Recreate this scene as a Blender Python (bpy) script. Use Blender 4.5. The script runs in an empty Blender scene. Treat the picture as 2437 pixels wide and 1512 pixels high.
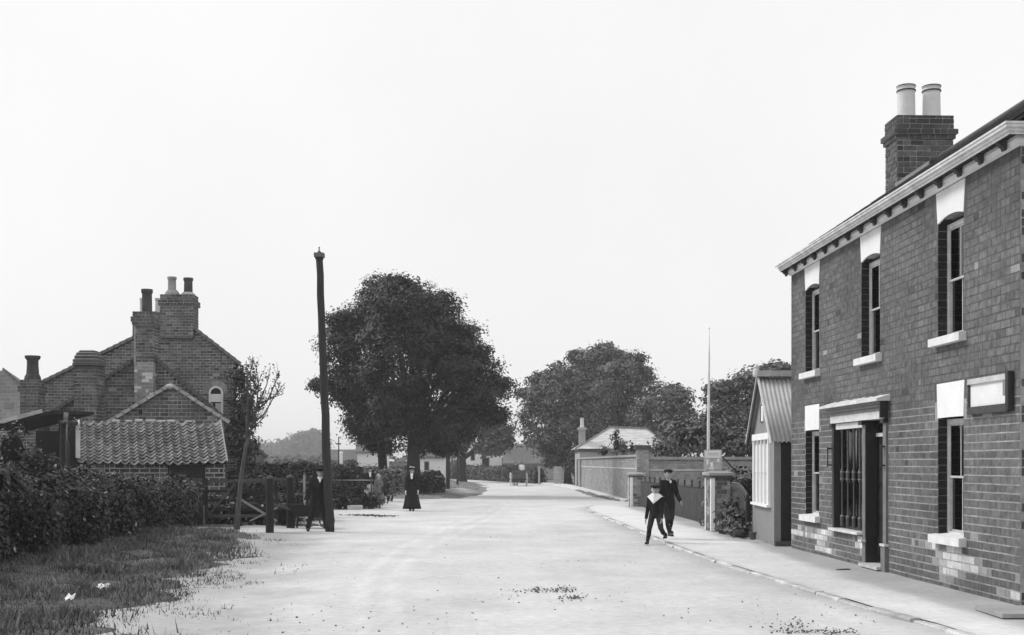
import bpy, bmesh, math, random
import numpy as np
from mathutils import Vector, Matrix, Euler

random.seed(7)
RNG = np.random.default_rng(11)
sc = bpy.context.scene
COL = sc.collection
PI = math.pi

# ------------------------------------------------------------------ camera
EYE = 1.65
cam_d = bpy.data.cameras.new('camera')
cam = bpy.data.objects.new('camera', cam_d); COL.objects.link(cam)
cam.location = (0, 0, EYE); cam.rotation_euler = (PI / 2, 0, 0)
cam_d.sensor_width = 36.0; cam_d.lens = 36.0 * 2900 / 2437
cam_d.shift_y = 346 / 2437.0
cam_d.clip_start = 0.1; cam_d.clip_end = 6000
sc.camera = cam

# ------------------------------------------------------------------ sky: bright overcast
SUN_EL, SUN_AZ = math.radians(43), math.radians(-66)      # azimuth from +Y towards +X
w = bpy.data.worlds.new('World'); sc.world = w; w.use_nodes = True
nt = w.node_tree; nt.nodes.clear()
sky = nt.nodes.new('ShaderNodeTexSky'); sky.sky_type = 'NISHITA'; sky.sun_disc = False
sky.sun_elevation = SUN_EL; sky.sun_rotation = SUN_AZ
sky.air_density = 1.0; sky.dust_density = 4.0; sky.ozone_density = 1.0
bw = nt.nodes.new('ShaderNodeRGBToBW')
mr = nt.nodes.new('ShaderNodeMapRange'); mr.inputs[1].default_value = 0; mr.inputs[2].default_value = 30
mr.inputs[3].default_value = 8.7; mr.inputs[4].default_value = 10.2; mr.clamp = True
tc = nt.nodes.new('ShaderNodeTexCoord')
nz = nt.nodes.new('ShaderNodeTexNoise'); nz.inputs['Scale'].default_value = 2.2; nz.inputs['Detail'].default_value = 5
mr2 = nt.nodes.new('ShaderNodeMapRange'); mr2.inputs[1].default_value = .35; mr2.inputs[2].default_value = .7
mr2.inputs[3].default_value = 0.955; mr2.inputs[4].default_value = 1.03
mul = nt.nodes.new('ShaderNodeMath'); mul.operation = 'MULTIPLY'
bg = nt.nodes.new('ShaderNodeBackground'); bg.inputs['Strength'].default_value = 0.1
wo = nt.nodes.new('ShaderNodeOutputWorld')
L = nt.links.new
L(sky.outputs[0], bw.inputs[0]); L(bw.outputs[0], mr.inputs[0])
L(tc.outputs['Generated'], nz.inputs['Vector']); L(nz.outputs[0], mr2.inputs[0])
L(mr.outputs[0], mul.inputs[0]); L(mr2.outputs[0], mul.inputs[1])
L(mul.outputs[0], bg.inputs['Color']); L(bg.outputs[0], wo.inputs[0])

sun_d = bpy.data.lights.new('sun', 'SUN'); sun_d.energy = 2.2; sun_d.angle = math.radians(18); sun_d.color = (1, 1, 1)
sun = bpy.data.objects.new('sun', sun_d); COL.objects.link(sun)
sdir = Vector((math.sin(SUN_AZ) * math.cos(SUN_EL), math.cos(SUN_AZ) * math.cos(SUN_EL), math.sin(SUN_EL)))
sun.rotation_euler = sdir.to_track_quat('Z', 'Y').to_euler(); sun.location = sdir * 60

vs = sc.view_settings
sc.display_settings.display_device = 'sRGB'
vs.view_transform = 'Standard'; vs.look = 'None'; vs.exposure = 0.13; vs.gamma = 1.0; vs.use_curve_mapping = False
sc.render.engine = 'CYCLES'
cy = sc.cycles
cy.use_denoising = True
try: cy.denoiser = 'OPENIMAGEDENOISE'
except Exception: pass
cy.max_bounces = 6; cy.diffuse_bounces = 3; cy.glossy_bounces = 2; cy.transmission_bounces = 3
cy.transparent_max_bounces = 8; cy.volume_bounces = 0
cy.sample_clamp_indirect = 4.0; cy.caustics_reflective = False; cy.caustics_refractive = False

# ------------------------------------------------------------------ placing helpers (photo read at 2437 x 1512)
F = 2900.0; CX = 1218.5; HY = 1102.0
def at(px, py, Y): return Vector(((px - CX) * Y / F, Y, EYE + (HY - py) * Y / F))
def gr(px, py):
    Y = EYE * F / (py - HY); return Vector(((px - CX) * Y / F, Y, 0))
def xa(px, Y): return (px - CX) * Y / F
def za(py, Y): return EYE + (HY - py) * Y / F

# ------------------------------------------------------------------ materials (all grey: the place is known from a monochrome print)
MATS = {}
def M(name, v, var=.18, scale=5.0, rough=.9, bump=0.0, bscale=60.0, isl=0.0, spec=.25, attr=None, fine=0.0, stretch=None):
    if name in MATS: return MATS[name]
    m = bpy.data.materials.new(name); m.use_nodes = True; t = m.node_tree; n = t.nodes; l = t.links.new
    b = n['Principled BSDF']; b.inputs['Roughness'].default_value = rough
    b.inputs['Specular IOR Level'].default_value = spec
    geo = n.new('ShaderNodeNewGeometry')
    src = geo.outputs['Position']
    if stretch:
        mp = n.new('ShaderNodeMapping'); mp.inputs['Scale'].default_value = stretch
        l(src, mp.inputs['Vector']); src = mp.outputs[0]
    n1 = n.new('ShaderNodeTexNoise'); n1.inputs['Scale'].default_value = scale; n1.inputs['Detail'].default_value = 6
    n1.inputs['Roughness'].default_value = .62
    l(src, n1.inputs['Vector'])
    r1 = n.new('ShaderNodeMapRange'); r1.inputs[1].default_value = .3; r1.inputs[2].default_value = .7
    r1.inputs[3].default_value = 1 - var; r1.inputs[4].default_value = 1 + var
    l(n1.outputs[0], r1.inputs[0])
    cur = r1.outputs[0]
    def times(a, bb):
        k = n.new('ShaderNodeMath'); k.operation = 'MULTIPLY'; l(a, k.inputs[0])
        if isinstance(bb, (int, float)): k.inputs[1].default_value = bb
        else: l(bb, k.inputs[1])
        return k.outputs[0]
    if fine:
        n2 = n.new('ShaderNodeTexNoise'); n2.inputs['Scale'].default_value = scale * 14; n2.inputs['Detail'].default_value = 3
        l(src, n2.inputs['Vector'])
        r2 = n.new('ShaderNodeMapRange'); r2.inputs[1].default_value = .3; r2.inputs[2].default_value = .7
        r2.inputs[3].default_value = 1 - fine; r2.inputs[4].default_value = 1 + fine
        l(n2.outputs[0], r2.inputs[0]); cur = times(cur, r2.outputs[0])
    if isl:
        oi = n.new('ShaderNodeObjectInfo')
        ad = n.new('ShaderNodeMath'); ad.operation = 'ADD'; l(geo.outputs['Random Per Island'], ad.inputs[0]); l(oi.outputs['Random'], ad.inputs[1])
        fr = n.new('ShaderNodeMath'); fr.operation = 'FRACT'; l(ad.outputs[0], fr.inputs[0])
        r3 = n.new('ShaderNodeMapRange'); r3.inputs[3].default_value = 1 - isl; r3.inputs[4].default_value = 1 + isl
        l(fr.outputs[0], r3.inputs[0]); cur = times(cur, r3.outputs[0])
    if attr:
        a = n.new('ShaderNodeAttribute'); a.attribute_name = attr; cur = times(cur, a.outputs['Fac'])
    cur = times(cur, v)
    l(cur, b.inputs['Base Color'])
    if bump:
        n4 = n.new('ShaderNodeTexNoise'); n4.inputs['Scale'].default_value = bscale; n4.inputs['Detail'].default_value = 4
        l(src, n4.inputs['Vector'])
        bp = n.new('ShaderNodeBump'); bp.inputs['Strength'].default_value = bump; bp.inputs['Distance'].default_value = .02
        l(n4.outputs[0], bp.inputs['Height']); l(bp.outputs[0], b.inputs['Normal'])
    MATS[name] = m
    return m

BRICK = M('brick', .122, var=.3, scale=.8, isl=.13, fine=.3, bump=.12, bscale=45)
BRICK_DK = M('soot_and_shade_brick', .08, var=.3, scale=1.6, isl=.3, fine=.2, bump=.5, bscale=60)
BRICK_OLD = M('old_brick', .125, var=.3, scale=1.1, isl=.32, fine=.2, bump=.5, bscale=60)
BRICK_PALE = M('pale_worn_brick', .55, var=.25, scale=4, isl=.25, fine=.15, bump=.1)
BRICK_LT = M('light_brick', .27, var=.2, scale=2, isl=.25, fine=.15, bump=.4)
BRICK_WALL = M('garden_wall_brick', .31, var=.2, scale=1.2, isl=.22, fine=.12, bump=.3)
MORTAR = M('mortar', .30, var=.3, scale=3, fine=.2, bump=.4)
MORTAR_U = M('old_facade_mortar', .10, var=.4, scale=1.1, fine=.2)
MORTAR_F = M('facade_mortar', .30, var=.35, scale=.9, fine=.2, bump=.4)
MORTAR_D = M('dirty_mortar', .36, var=.6, scale=1.4, fine=.25, bump=.4)
STONE_W = M('painted_stone', .78, var=.06, scale=3, fine=.05, rough=.8)
WHITE = M('white_paint', .8, var=.06, scale=4, fine=.04, rough=.55)
CREAM = M('weathered_white_paint', .62, var=.18, scale=6, fine=.12, rough=.7)
BLACKP = M('black_paint', .018, var=.3, scale=5, rough=.35, spec=.5)
DARKP = M('dark_paint', .05, var=.3, scale=6, rough=.4, spec=.4)
GREYP = M('grey_paint', .2, var=.2, scale=5, fine=.1, rough=.6)
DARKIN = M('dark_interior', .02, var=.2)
CURTAIN = M('curtain_cloth', .5, var=.15, scale=14, rough=.95)
WOODD = M('dark_timber', .026, var=.4, scale=8, fine=.3, bump=.6, bscale=40, stretch=(6, 6, 1))
WOODM = M('weathered_timber', .085, var=.4, scale=8, fine=.3, bump=.6, bscale=40, stretch=(6, 6, 1))
WOODL = M('pale_timber', .3, var=.3, scale=8, fine=.2, bump=.4, stretch=(6, 6, 1))
POLEW = M('tarred_pole', .04, var=.35, scale=5, fine=.3, bump=.6, bscale=30, stretch=(8, 8, .7))
SLATE = M('roof_slate', .075, var=.3, scale=2.5, isl=.35, fine=.15, rough=.65, bump=.3)
SLATE_L = M('lodge_slate', .56, var=.12, scale=1.2, isl=.12, fine=.06, rough=.45, spec=.4)  # sky reflected off the slates is put into this bright base colour
PANTILE = M('pantile', .19, var=.3, scale=2.2, isl=.3, fine=.2, bump=.4, bscale=50)
PANT_FAR = M('far_pantile', .16, var=.25, scale=1.2, isl=.2, fine=.15)
IRON = M('corrugated_iron', .40, var=.14, scale=2.5, fine=.05, rough=.55, spec=.4)
HUTW = M('hut_boarding', .24, var=.1, scale=3, fine=.06, rough=.7)
POTL = M('pale_chimney_pot', .66, var=.12, scale=3, fine=.06)
POTD = M('dark_chimney_pot', .06, var=.4, scale=5, fine=.2)
POTM = M('buff_chimney_pot', .30, var=.25, scale=5, fine=.15)
LIME = M('limewash', .72, var=.15, scale=2.5, fine=.1)
ROADM = M('dusty_road', .52, var=.11, scale=.6, fine=.09, rough=.95, bump=.35, bscale=28, attr='ground_tone')
PAVEM = M('gravel_footpath', .60, var=.10, scale=.9, fine=.09, rough=.95, bump=.3, bscale=35, attr='ground_tone')
KERBM = M('kerb_stone', .48, var=.3, scale=3, isl=.2, fine=.2, bump=.5)
GRASSG = M('rough_grass_ground', .085, var=.45, scale=1.0, fine=.35, bump=.8, bscale=25)
FIELD = M('field_grass', .14, var=.2, scale=.05, fine=.15)
BLADE = M('grass_blade', .11, var=.85, scale=1.1, isl=.55, rough=.6)
LEAF_BIG = M('dark_tree_leaf', .034, var=.6, scale=.8, isl=.55, rough=.55, spec=.3)  # broad noise patches stand in for lit and shaded leaf clumps
LEAF_MID = M('tree_leaf', .115, var=.45, scale=.6, isl=.4, rough=.55, spec=.3)
LEAF_HEDGE = M('hedge_leaf', .021, var=.5, scale=1.3, isl=.8, rough=.5, spec=.35)
LEAF_FAR = M('far_leaf', .10, var=.2, scale=.1, isl=.3, rough=.7)
LEAF_GARDEN = M('garden_leaf', .11, var=.4, scale=2, isl=.5, rough=.55)
LEAF_PALE = M('pale_leaf', .2, var=.3, scale=5, isl=.5, rough=.5, spec=.4)
TWIG_SHADE = M('twigs_and_shade_core', .01, var=.4, scale=6)
BARK = M('bark', .035, var=.4, scale=4, fine=.3, bump=.8, bscale=25, stretch=(5, 5, 1))
BARKL = M('pale_bark', .09, var=.4, scale=6, fine=.3, bump=.6, bscale=30, stretch=(5, 5, 1))
CLOTHB = M('black_cloth', .02, var=.4, scale=7, rough=.95, spec=.1, bump=1.0, bscale=9, stretch=(2.2, 2.2, .8))
CLOTHD = M('dark_cloth', .036, var=.4, scale=7, rough=.95, spec=.1, bump=1.0, bscale=9, stretch=(2.2, 2.2, .8))
CLOTHG = M('grey_cloth', .16, var=.2, scale=8, rough=.95, spec=.1)
LINEN = M('white_linen', .8, var=.06, scale=8, rough=.9)
SKIN = M('skin', .36, var=.1, scale=9, rough=.6)
HAIR = M('dark_hair', .03, var=.3, scale=20, rough=.6)
HAIRL = M('fair_hair', .2, var=.2, scale=20, rough=.6)
SHOE = M('boot_leather', .02, var=.3, scale=8, rough=.45)
EYE_M = M('eye_dark', .02, var=.05)
HORSE = M('horse_coat', .06, var=.2, scale=3, rough=.7)
DUNG = M('dung', .10, var=.4, scale=12, isl=.4)
PAPER = M('paper', .78, var=.05, scale=8)
IRONB = M('black_iron', .03, var=.3, scale=8, rough=.5, spec=.4)

def glass_mat():
    m = bpy.data.materials.new('window_glass'); m.use_nodes = True; t = m.node_tree; n = t.nodes; l = t.links.new
    n.remove(n['Principled BSDF'])
    tr = n.new('ShaderNodeBsdfTransparent'); tr.inputs[0].default_value = (.75, .75, .75, 1)
    gl = n.new('ShaderNodeBsdfGlossy'); gl.inputs['Roughness'].default_value = .05; gl.inputs['Color'].default_value = (.9, .9, .9, 1)
    fr = n.new('ShaderNodeFresnel'); fr.inputs[0].default_value = 1.45
    mx = n.new('ShaderNodeMixShader'); l(fr.outputs[0], mx.inputs[0]); l(tr.outputs[0], mx.inputs[1]); l(gl.outputs[0], mx.inputs[2])
    l(mx.outputs[0], n['Material Output'].inputs[0]); return m
GLASS = glass_mat()

# ------------------------------------------------------------------ object helpers
def thing(name, label, cat, loc=(0, 0, 0), rz=0.0, group=None):
    o = bpy.data.objects.new(name, None); COL.objects.link(o)
    o.location = loc; o.rotation_euler = (0, 0, rz); o.empty_display_size = .2
    o['label'] = label; o['category'] = cat
    if group: o['group'] = group
    return o
def tag(o, label, cat, group=None, kind=None):
    o['label'] = label; o['category'] = cat
    if group: o['group'] = group
    if kind: o['kind'] = kind
    return o
def link(name, me, parent=None):
    o = bpy.data.objects.new(name, me); COL.objects.link(o)
    if parent is not None: o.parent = parent
    return o

class MB:
    """collects shapes; build() links them as one mesh object"""
    def __init__(s): s.v = []; s.f = []; s.mi = []
    def add(s, vs_, fs_, mi=0):
        o = len(s.v); s.v.extend([tuple(p) for p in vs_])
        for f in fs_: s.f.append(tuple(i + o for i in f)); s.mi.append(mi)
        return s
    def box(s, x0, x1, y0, y1, z0, z1, mi=0, mat=None):
        c = [Vector((x, y, z)) for x in (x0, x1) for y in (y0, y1) for z in (z0, z1)]
        if mat is not None: c = [mat @ p for p in c]
        return s.add(c, [(0, 1, 3, 2), (4, 6, 7, 5), (0, 4, 5, 1), (2, 3, 7, 6), (0, 2, 6, 4), (1, 5, 7, 3)], mi)
    def bar(s, a, b, w_, h_, up=(0, 0, 1), mi=0):
        a = Vector(a); b = Vector(b); d = (b - a); ln = d.length; d.normalize()
        u = Vector(up)
        if abs(d.dot(u)) > .98: u = Vector((0, 1, 0))
        r = d.cross(u).normalized(); u = r.cross(d).normalized()
        m = Matrix((r, d, u)).transposed().to_4x4(); m.translation = a
        return s.box(-w_ / 2, w_ / 2, 0, ln, -h_ / 2, h_ / 2, mi, m)
    def prism(s, poly, fa, fb, mi=0):
        """poly: 2-D points; fa/fb map a point to the two end planes"""
        n = len(poly); vs_ = [fa(p) for p in poly] + [fb(p) for p in poly]
        fs_ = [tuple(range(n))[::-1], tuple(range(n, 2 * n))]
        for i in range(n):
            j = (i + 1) % n; fs_.append((i, j, n + j, n + i))
        return s.add(vs_, fs_, mi)
    def tube(s, pts, rad, n=10, mi=0, caps=True, flat=1.0):
        pts = [Vector(p) for p in pts]; vs_ = []; prev = None
        for i, p in enumerate(pts):
            d = (pts[min(i + 1, len(pts) - 1)] - pts[max(i - 1, 0)]).normalized()
            u = prev if prev is not None else (Vector((1, 0, 0)) if abs(d.x) < .9 else Vector((0, 1, 0)))
            u = (u - d * u.dot(d)).normalized(); prev = u; v = d.cross(u)
            r = rad[i] if hasattr(rad, '__len__') else rad
            for k in range(n):
                a = 2 * PI * k / n
                vs_.append(p + u * (r * math.cos(a)) + v * (r * math.sin(a) * flat))
        fs_ = []
        for i in range(len(pts) - 1):
            for k in range(n):
                k2 = (k + 1) % n
                fs_.append((i * n + k, i * n + k2, (i + 1) * n + k2, (i + 1) * n + k))
        if caps:
            fs_.append(tuple(range(n))[::-1]); fs_.append(tuple(range((len(pts) - 1) * n, len(pts) * n)))
        return s.add(vs_, fs_, mi)
    def lathe(s, prof, c=(0, 0, 0), n=16, mi=0, sx=1.0, sy=1.0, wob=None):
        c = Vector(c); vs_ = []
        for j, (r, z) in enumerate(prof):
            for k in range(n):
                a = 2 * PI * k / n; rr = r * (wob(a, j) if wob else 1)
                vs_.append(c + Vector((rr * math.cos(a) * sx, rr * math.sin(a) * sy, z)))
        fs_ = []
        for j in range(len(prof) - 1):
            for k in range(n):
                k2 = (k + 1) % n
                fs_.append((j * n + k, j * n + k2, (j + 1) * n + k2, (j + 1) * n + k))
        fs_.append(tuple(range(n))[::-1]); fs_.append(tuple(range((len(prof) - 1) * n, len(prof) * n)))
        return s.add(vs_, fs_, mi)
    def ell(s, c, r, rot=None, n=12, m=8, mi=0):
        c = Vector(c); R = rot.to_matrix() if isinstance(rot, Euler) else (rot or Matrix.Identity(3))
        vs_ = [c + R @ Vector((0, 0, -r[2]))]
        for j in range(1, m):
            t = -PI / 2 + PI * j / m
            for k in range(n):
                a = 2 * PI * k / n
                vs_.append(c + R @ Vector((r[0] * math.cos(t) * math.cos(a), r[1] * math.cos(t) * math.sin(a), r[2] * math.sin(t))))
        vs_.append(c + R @ Vector((0, 0, r[2]))); top = len(vs_) - 1
        fs_ = []
        for k in range(n):
            k2 = (k + 1) % n
            fs_.append((0, 1 + k2, 1 + k)); fs_.append((top, top - n + k, top - n + k2))
            for j in range(m - 2):
                fs_.append((1 + j * n + k, 1 + j * n + k2, 1 + (j + 1) * n + k2, 1 + (j + 1) * n + k))
        return s.add(vs_, fs_, mi)
    def capsule(s, a, ra, b, rb, n=10):
        s.tube([a, b], [ra, rb], n); s.ell(a, (ra,) * 3, n=n, m=6); s.ell(b, (rb,) * 3, n=n, m=6); return s
    def mesh(s, name, mats, smooth=False):
        me = bpy.data.meshes.new(name); me.from_pydata(s.v, [], s.f)
        for m_ in (mats if isinstance(mats, (list, tuple)) else [mats]): me.materials.append(m_)
        if any(s.mi): me.polygons.foreach_set('material_index', s.mi)
        if smooth: me.polygons.foreach_set('use_smooth', [True] * len(s.f))
        bm = bmesh.new(); bm.from_mesh(me); bmesh.ops.recalc_face_normals(bm, faces=bm.faces); bm.to_mesh(me); bm.free()
        me.update(); return me
    def build(s, name, mats, parent=None, smooth=False): return link(name, s.mesh(name, mats, smooth), parent)

def np_mesh(name, verts, faces, mat, parent=None, smooth=False, mi=None):
    """verts (N,3); faces (M,k) all the same k"""
    verts = np.asarray(verts, np.float32); faces = np.asarray(faces, np.int32); k = faces.shape[1]; m = len(faces)
    me = bpy.data.meshes.new(name)
    me.vertices.add(len(verts)); me.vertices.foreach_set('co', verts.ravel())
    me.loops.add(m * k); me.loops.foreach_set('vertex_index', faces.ravel())
    me.polygons.add(m); me.polygons.foreach_set('loop_start', np.arange(0, m * k, k, dtype=np.int32))
    me.polygons.foreach_set('loop_total', np.full(m, k, np.int32))
    for q in (mat if isinstance(mat, (list, tuple)) else [mat]): me.materials.append(q)
    if mi is not None: me.polygons.foreach_set('material_index', np.asarray(mi, np.int32))
    me.update(calc_edges=True); me.validate()
    me.polygons.foreach_set('use_smooth', np.full(len(me.polygons), bool(smooth)))
    return link(name, me, parent)

def fuse(name, mb, mat, parent, voxel=.012, smooth=3):
    """overlapping closed shapes grown into one continuous skin"""
    me = mb.mesh('tmp_' + name, mat)
    o = bpy.data.objects.new('tmp', me); COL.objects.link(o)
    r = o.modifiers.new('r', 'REMESH'); r.mode = 'VOXEL'; r.voxel_size = voxel; r.use_smooth_shade = True
    if smooth:
        q = o.modifiers.new('s', 'SMOOTH'); q.iterations = smooth; q.factor = .5
    dg = bpy.context.evaluated_depsgraph_get()
    nm = bpy.data.meshes.new_from_object(o.evaluated_get(dg)); nm.name = name
    nm.materials.clear(); nm.materials.append(mat)
    nm.polygons.foreach_set('use_smooth', np.ones(len(nm.polygons), bool))
    bpy.data.objects.remove(o); bpy.data.meshes.remove(me)
    return link(name, nm, parent)

# ------------------------------------------------------------------ bricks: real pieces with recessed joints
UNIT = {}
def unit_box(mat):
    if mat.name not in UNIT: UNIT[mat.name] = MB().box(-.5, .5, -.5, .5, -.5, .5).mesh('brick', mat)
    return UNIT[mat.name]
BOXF = np.array([(0, 1, 3, 2), (4, 6, 7, 5), (0, 4, 5, 1), (2, 3, 7, 6), (0, 2, 6, 4), (1, 5, 7, 3)])
BOXV = np.array([(x, y, z) for x in (-.5, .5) for y in (-.5, .5) for z in (-.5, .5)])

def lay_bricks(u_iv, z0, z1, BL=.245, BH=.1, joint=.012, seed=1, first=0, perp=None):
    """courses of stretchers; u_iv(za, zb) -> list of (u0, u1). Returns list of (u, z, w, h)"""
    rnd = random.Random(seed); out = []; z = z0; row = first; pj = joint if perp is None else perp
    while z < z1 - .02:
        h = min(BH, z1 - z)
        for (a, b) in u_iv(z, z + h):
            if b - a < .03: continue
            off = (row % 2) * BL / 2
            u = math.floor((a - off) / BL) * BL + off
            while u < b - 1e-4:
                p, q = max(u, a), min(u + BL, b)
                if q - p > .03:
                    if rnd.random() < .2 and q - p > .2:
                        mid = (p + q) / 2
                        for (p2, q2) in ((p, mid), (mid, q)): out.append(((p2 + q2) / 2, z + h / 2, q2 - p2 - pj * rnd.uniform(.6, 1.3), h - joint * rnd.uniform(.7, 1.25)))
                    else: out.append(((p + q) / 2, z + h / 2, q - p - pj * rnd.uniform(.6, 1.3), h - joint * rnd.uniform(.7, 1.25)))
                u += BL
        z += BH; row += 1
    return out

def place_bricks(parent, bricks, org, ud, nd, mats, n_single=0, depth=.05, out=.0, key=None, pick=None, seed=3, jit=.004, wm=None):
    """org + ud*u + z ; nd = outward normal; brick face stands 'out' proud of the plane org"""
    rnd = random.Random(seed)
    ud = Vector(ud).normalized(); nd = Vector(nd).normalized(); org = Vector(org); R = Matrix((ud, Vector((0, 0, 1)).cross(ud), Vector((0, 0, 1)))).transposed()
    recs = []
    for (u, z, w_, h_) in bricks:
        j = rnd.uniform(-jit, jit * .6)
        c = org + ud * u + Vector((0, 0, z)) + nd * (out - depth / 2 + j)
        m = mats[0] if pick is None else pick(u, z, rnd)
        recs.append((c, w_ * rnd.uniform(.985, 1.0), depth, h_ * rnd.uniform(.95, 1.0), m, rnd.uniform(-.008, .008)))
    wm = wm or Matrix.Identity(4)
    def score(r):
        p = wm @ r[0]
        if p.y < 1 or abs((p.x) / p.y) > .43: return -1
        s_ = r[1] * r[3] / (p.y ** 2)
        return s_ * (key(r) if key else 1)
    order = sorted(range(len(recs)), key=lambda i: -score(recs[i]))
    single = set(i for i in order[:n_single] if score(recs[i]) > 0)
    V = []; Fc = []; MI = []; k = 0; slot = {m.name: i for i, m in enumerate(mats)}
    for i, (c, w_, d_, h_, m, rot) in enumerate(recs):
        if i in single:
            o = link('brick', unit_box(m), parent)
            o.location = c; o.scale = (w_, d_, h_)
            o.rotation_euler = (R @ Matrix.Rotation(rot, 3, 'Y')).to_euler()
        else:
            Rm = np.array(R @ Matrix.Rotation(rot, 3, 'Y'))
            V.append((BOXV * np.array((w_, d_, h_))) @ Rm.T + np.array(c)); Fc.append(BOXF + 8 * k); MI += [slot[m.name]] * 6; k += 1
    if k:
        o = np_mesh('brickwork', np.concatenate(V), np.concatenate(Fc), list(mats), parent, mi=MI)
        o['kind'] = 'stuff'

def scan(poly, holes=()):
    """u intervals of polygon (list of (u,z)) at height, minus rectangular holes (u0,u1,z0,z1)"""
    def iv(za_, zb_):
        zm = (za_ + zb_) / 2; xs = []
        n = len(poly)
        for i in range(n):
            (x0, z0), (x1, z1) = poly[i], poly[(i + 1) % n]
            if (z0 <= zm < z1) or (z1 <= zm < z0): xs.append(x0 + (zm - z0) / (z1 - z0) * (x1 - x0))
        xs.sort(); res = [(xs[i], xs[i + 1]) for i in range(0, len(xs) - 1, 2)]
        for (h0, h1, g0, g1) in holes:
            if g0 < zm < g1:
                nr = []
                for (a, b) in res:
                    if h1 <= a or h0 >= b: nr.append((a, b)); continue
                    if a < h0: nr.append((a, h0))
                    if b > h1: nr.append((h1, b))
                res = nr
        return res
    return iv

def brick_stack(parent, x0, x1, y0, y1, z0, z1, mats, n=40, faces='FL', BL=.245, BH=.1, pick=None, seed=1, core=MORTAR_D, wm=None, name='stack'):
    """a brick shaft: mortar core with bricks on its faces (F front -y, B back +y, L -x, R +x)"""
    e = .012
    MB().box(x0 + e, x1 - e, y0 + e, y1 - e, z0, z1 - .003).build(name + '_core', core, parent)
    iv = lambda a, b: [(a, b)]
    for k, f in enumerate(faces):
        if f in 'FB':
            b = lay_bricks(lambda a, c: [(0, x1 - x0)], z0, z1, BL, BH, joint=.017, seed=seed + k)
            if f == 'F': place_bricks(parent, b, (x0, y0, 0), (1, 0, 0), (0, -1, 0), mats, n, out=0, pick=pick, seed=seed + k, wm=wm)
            else: place_bricks(parent, b, (x1, y1, 0), (-1, 0, 0), (0, 1, 0), mats, 0, out=0, pick=pick, seed=seed + k, wm=wm)
        else:
            b = lay_bricks(lambda a, c: [(.002, y1 - y0 - .002)], z0, z1, BL, BH, joint=.017, seed=seed + k, first=1)
            if f == 'L': place_bricks(parent, b, (x0, y1, 0), (0, -1, 0), (-1, 0, 0), mats, n // 2, out=0, pick=pick, seed=seed + k, wm=wm)
            else: place_bricks(parent, b, (x1, y0, 0), (0, 1, 0), (1, 0, 0), mats, n // 2, out=0, pick=pick, seed=seed + k, wm=wm)

# ------------------------------------------------------------------ foliage
def leaves(name, P, Nn, size, mat, parent=None, aspect=.6, fold=.15, rng=RNG, pale=0.0):
    P = np.asarray(P, float); n = len(P)
    Nn = Nn / (np.linalg.norm(Nn, axis=1, keepdims=True) + 1e-9)
    r = rng.normal(size=(n, 3)); t = r - Nn * (r * Nn).sum(1, keepdims=True); t /= np.linalg.norm(t, axis=1, keepdims=True) + 1e-9
    b = np.cross(Nn, t); s = np.asarray(size).reshape(-1, 1) * np.ones((n, 1))
    V = np.stack([P - t * s, P + b * s * aspect + Nn * s * fold, P + t * s, P - b * s * aspect + Nn * s * fold], 1).reshape(-1, 3)
    Fc = np.arange(4 * n).reshape(n, 4)
    if pale: return np_mesh(name, V, Fc, [mat, LEAF_PALE], parent, mi=(rng.random(n) < pale).astype(int))
    return np_mesh(name, V, Fc, mat, parent)

def unit_dirs(n, rng=RNG):
    d = rng.normal(size=(n, 3)); return d / np.linalg.norm(d, axis=1, keepdims=True)

def crown_cloud(lobes, dens, per, spread, rng, inner=.55):
    """lobes: (center, radii). clusters of leaves mostly on the outside of each lobe"""
    P = []; Nn = []
    for (c, r) in lobes:
        c = np.array(c); r = np.array(r)
        area = 4 * PI * ((r[0] * r[1]) ** 1.6 / 3 + (r[0] * r[2]) ** 1.6 / 3 + (r[1] * r[2]) ** 1.6 / 3) ** (1 / 1.6)
        k = max(6, int(area * dens)); d = unit_dirs(k, rng)
        rad = inner + (1.03 - inner) * rng.random((k, 1)) ** .45
        cc = c + d * r * rad
        nn = d / r; nn /= np.linalg.norm(nn, axis=1, keepdims=True)
        m = per; sp = spread * (0.6 + .8 * rng.random((k, 1, 1)))
        g = np.clip(rng.normal(size=(k, m, 3)), -1.9, 1.9) * sp * np.array((1, 1, .55))
        P.append((cc[:, None, :] + g).reshape(-1, 3))
        tilt = nn[:, None, :] * .8 + np.array((0, 0, .75)) + rng.normal(size=(k, 1, 3)) * .45
        Nn.append((tilt + g / sp * .35 + rng.normal(size=(k, m, 3)) * .35).reshape(-1, 3))
    return np.concatenate(P), np.concatenate(Nn)

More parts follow.
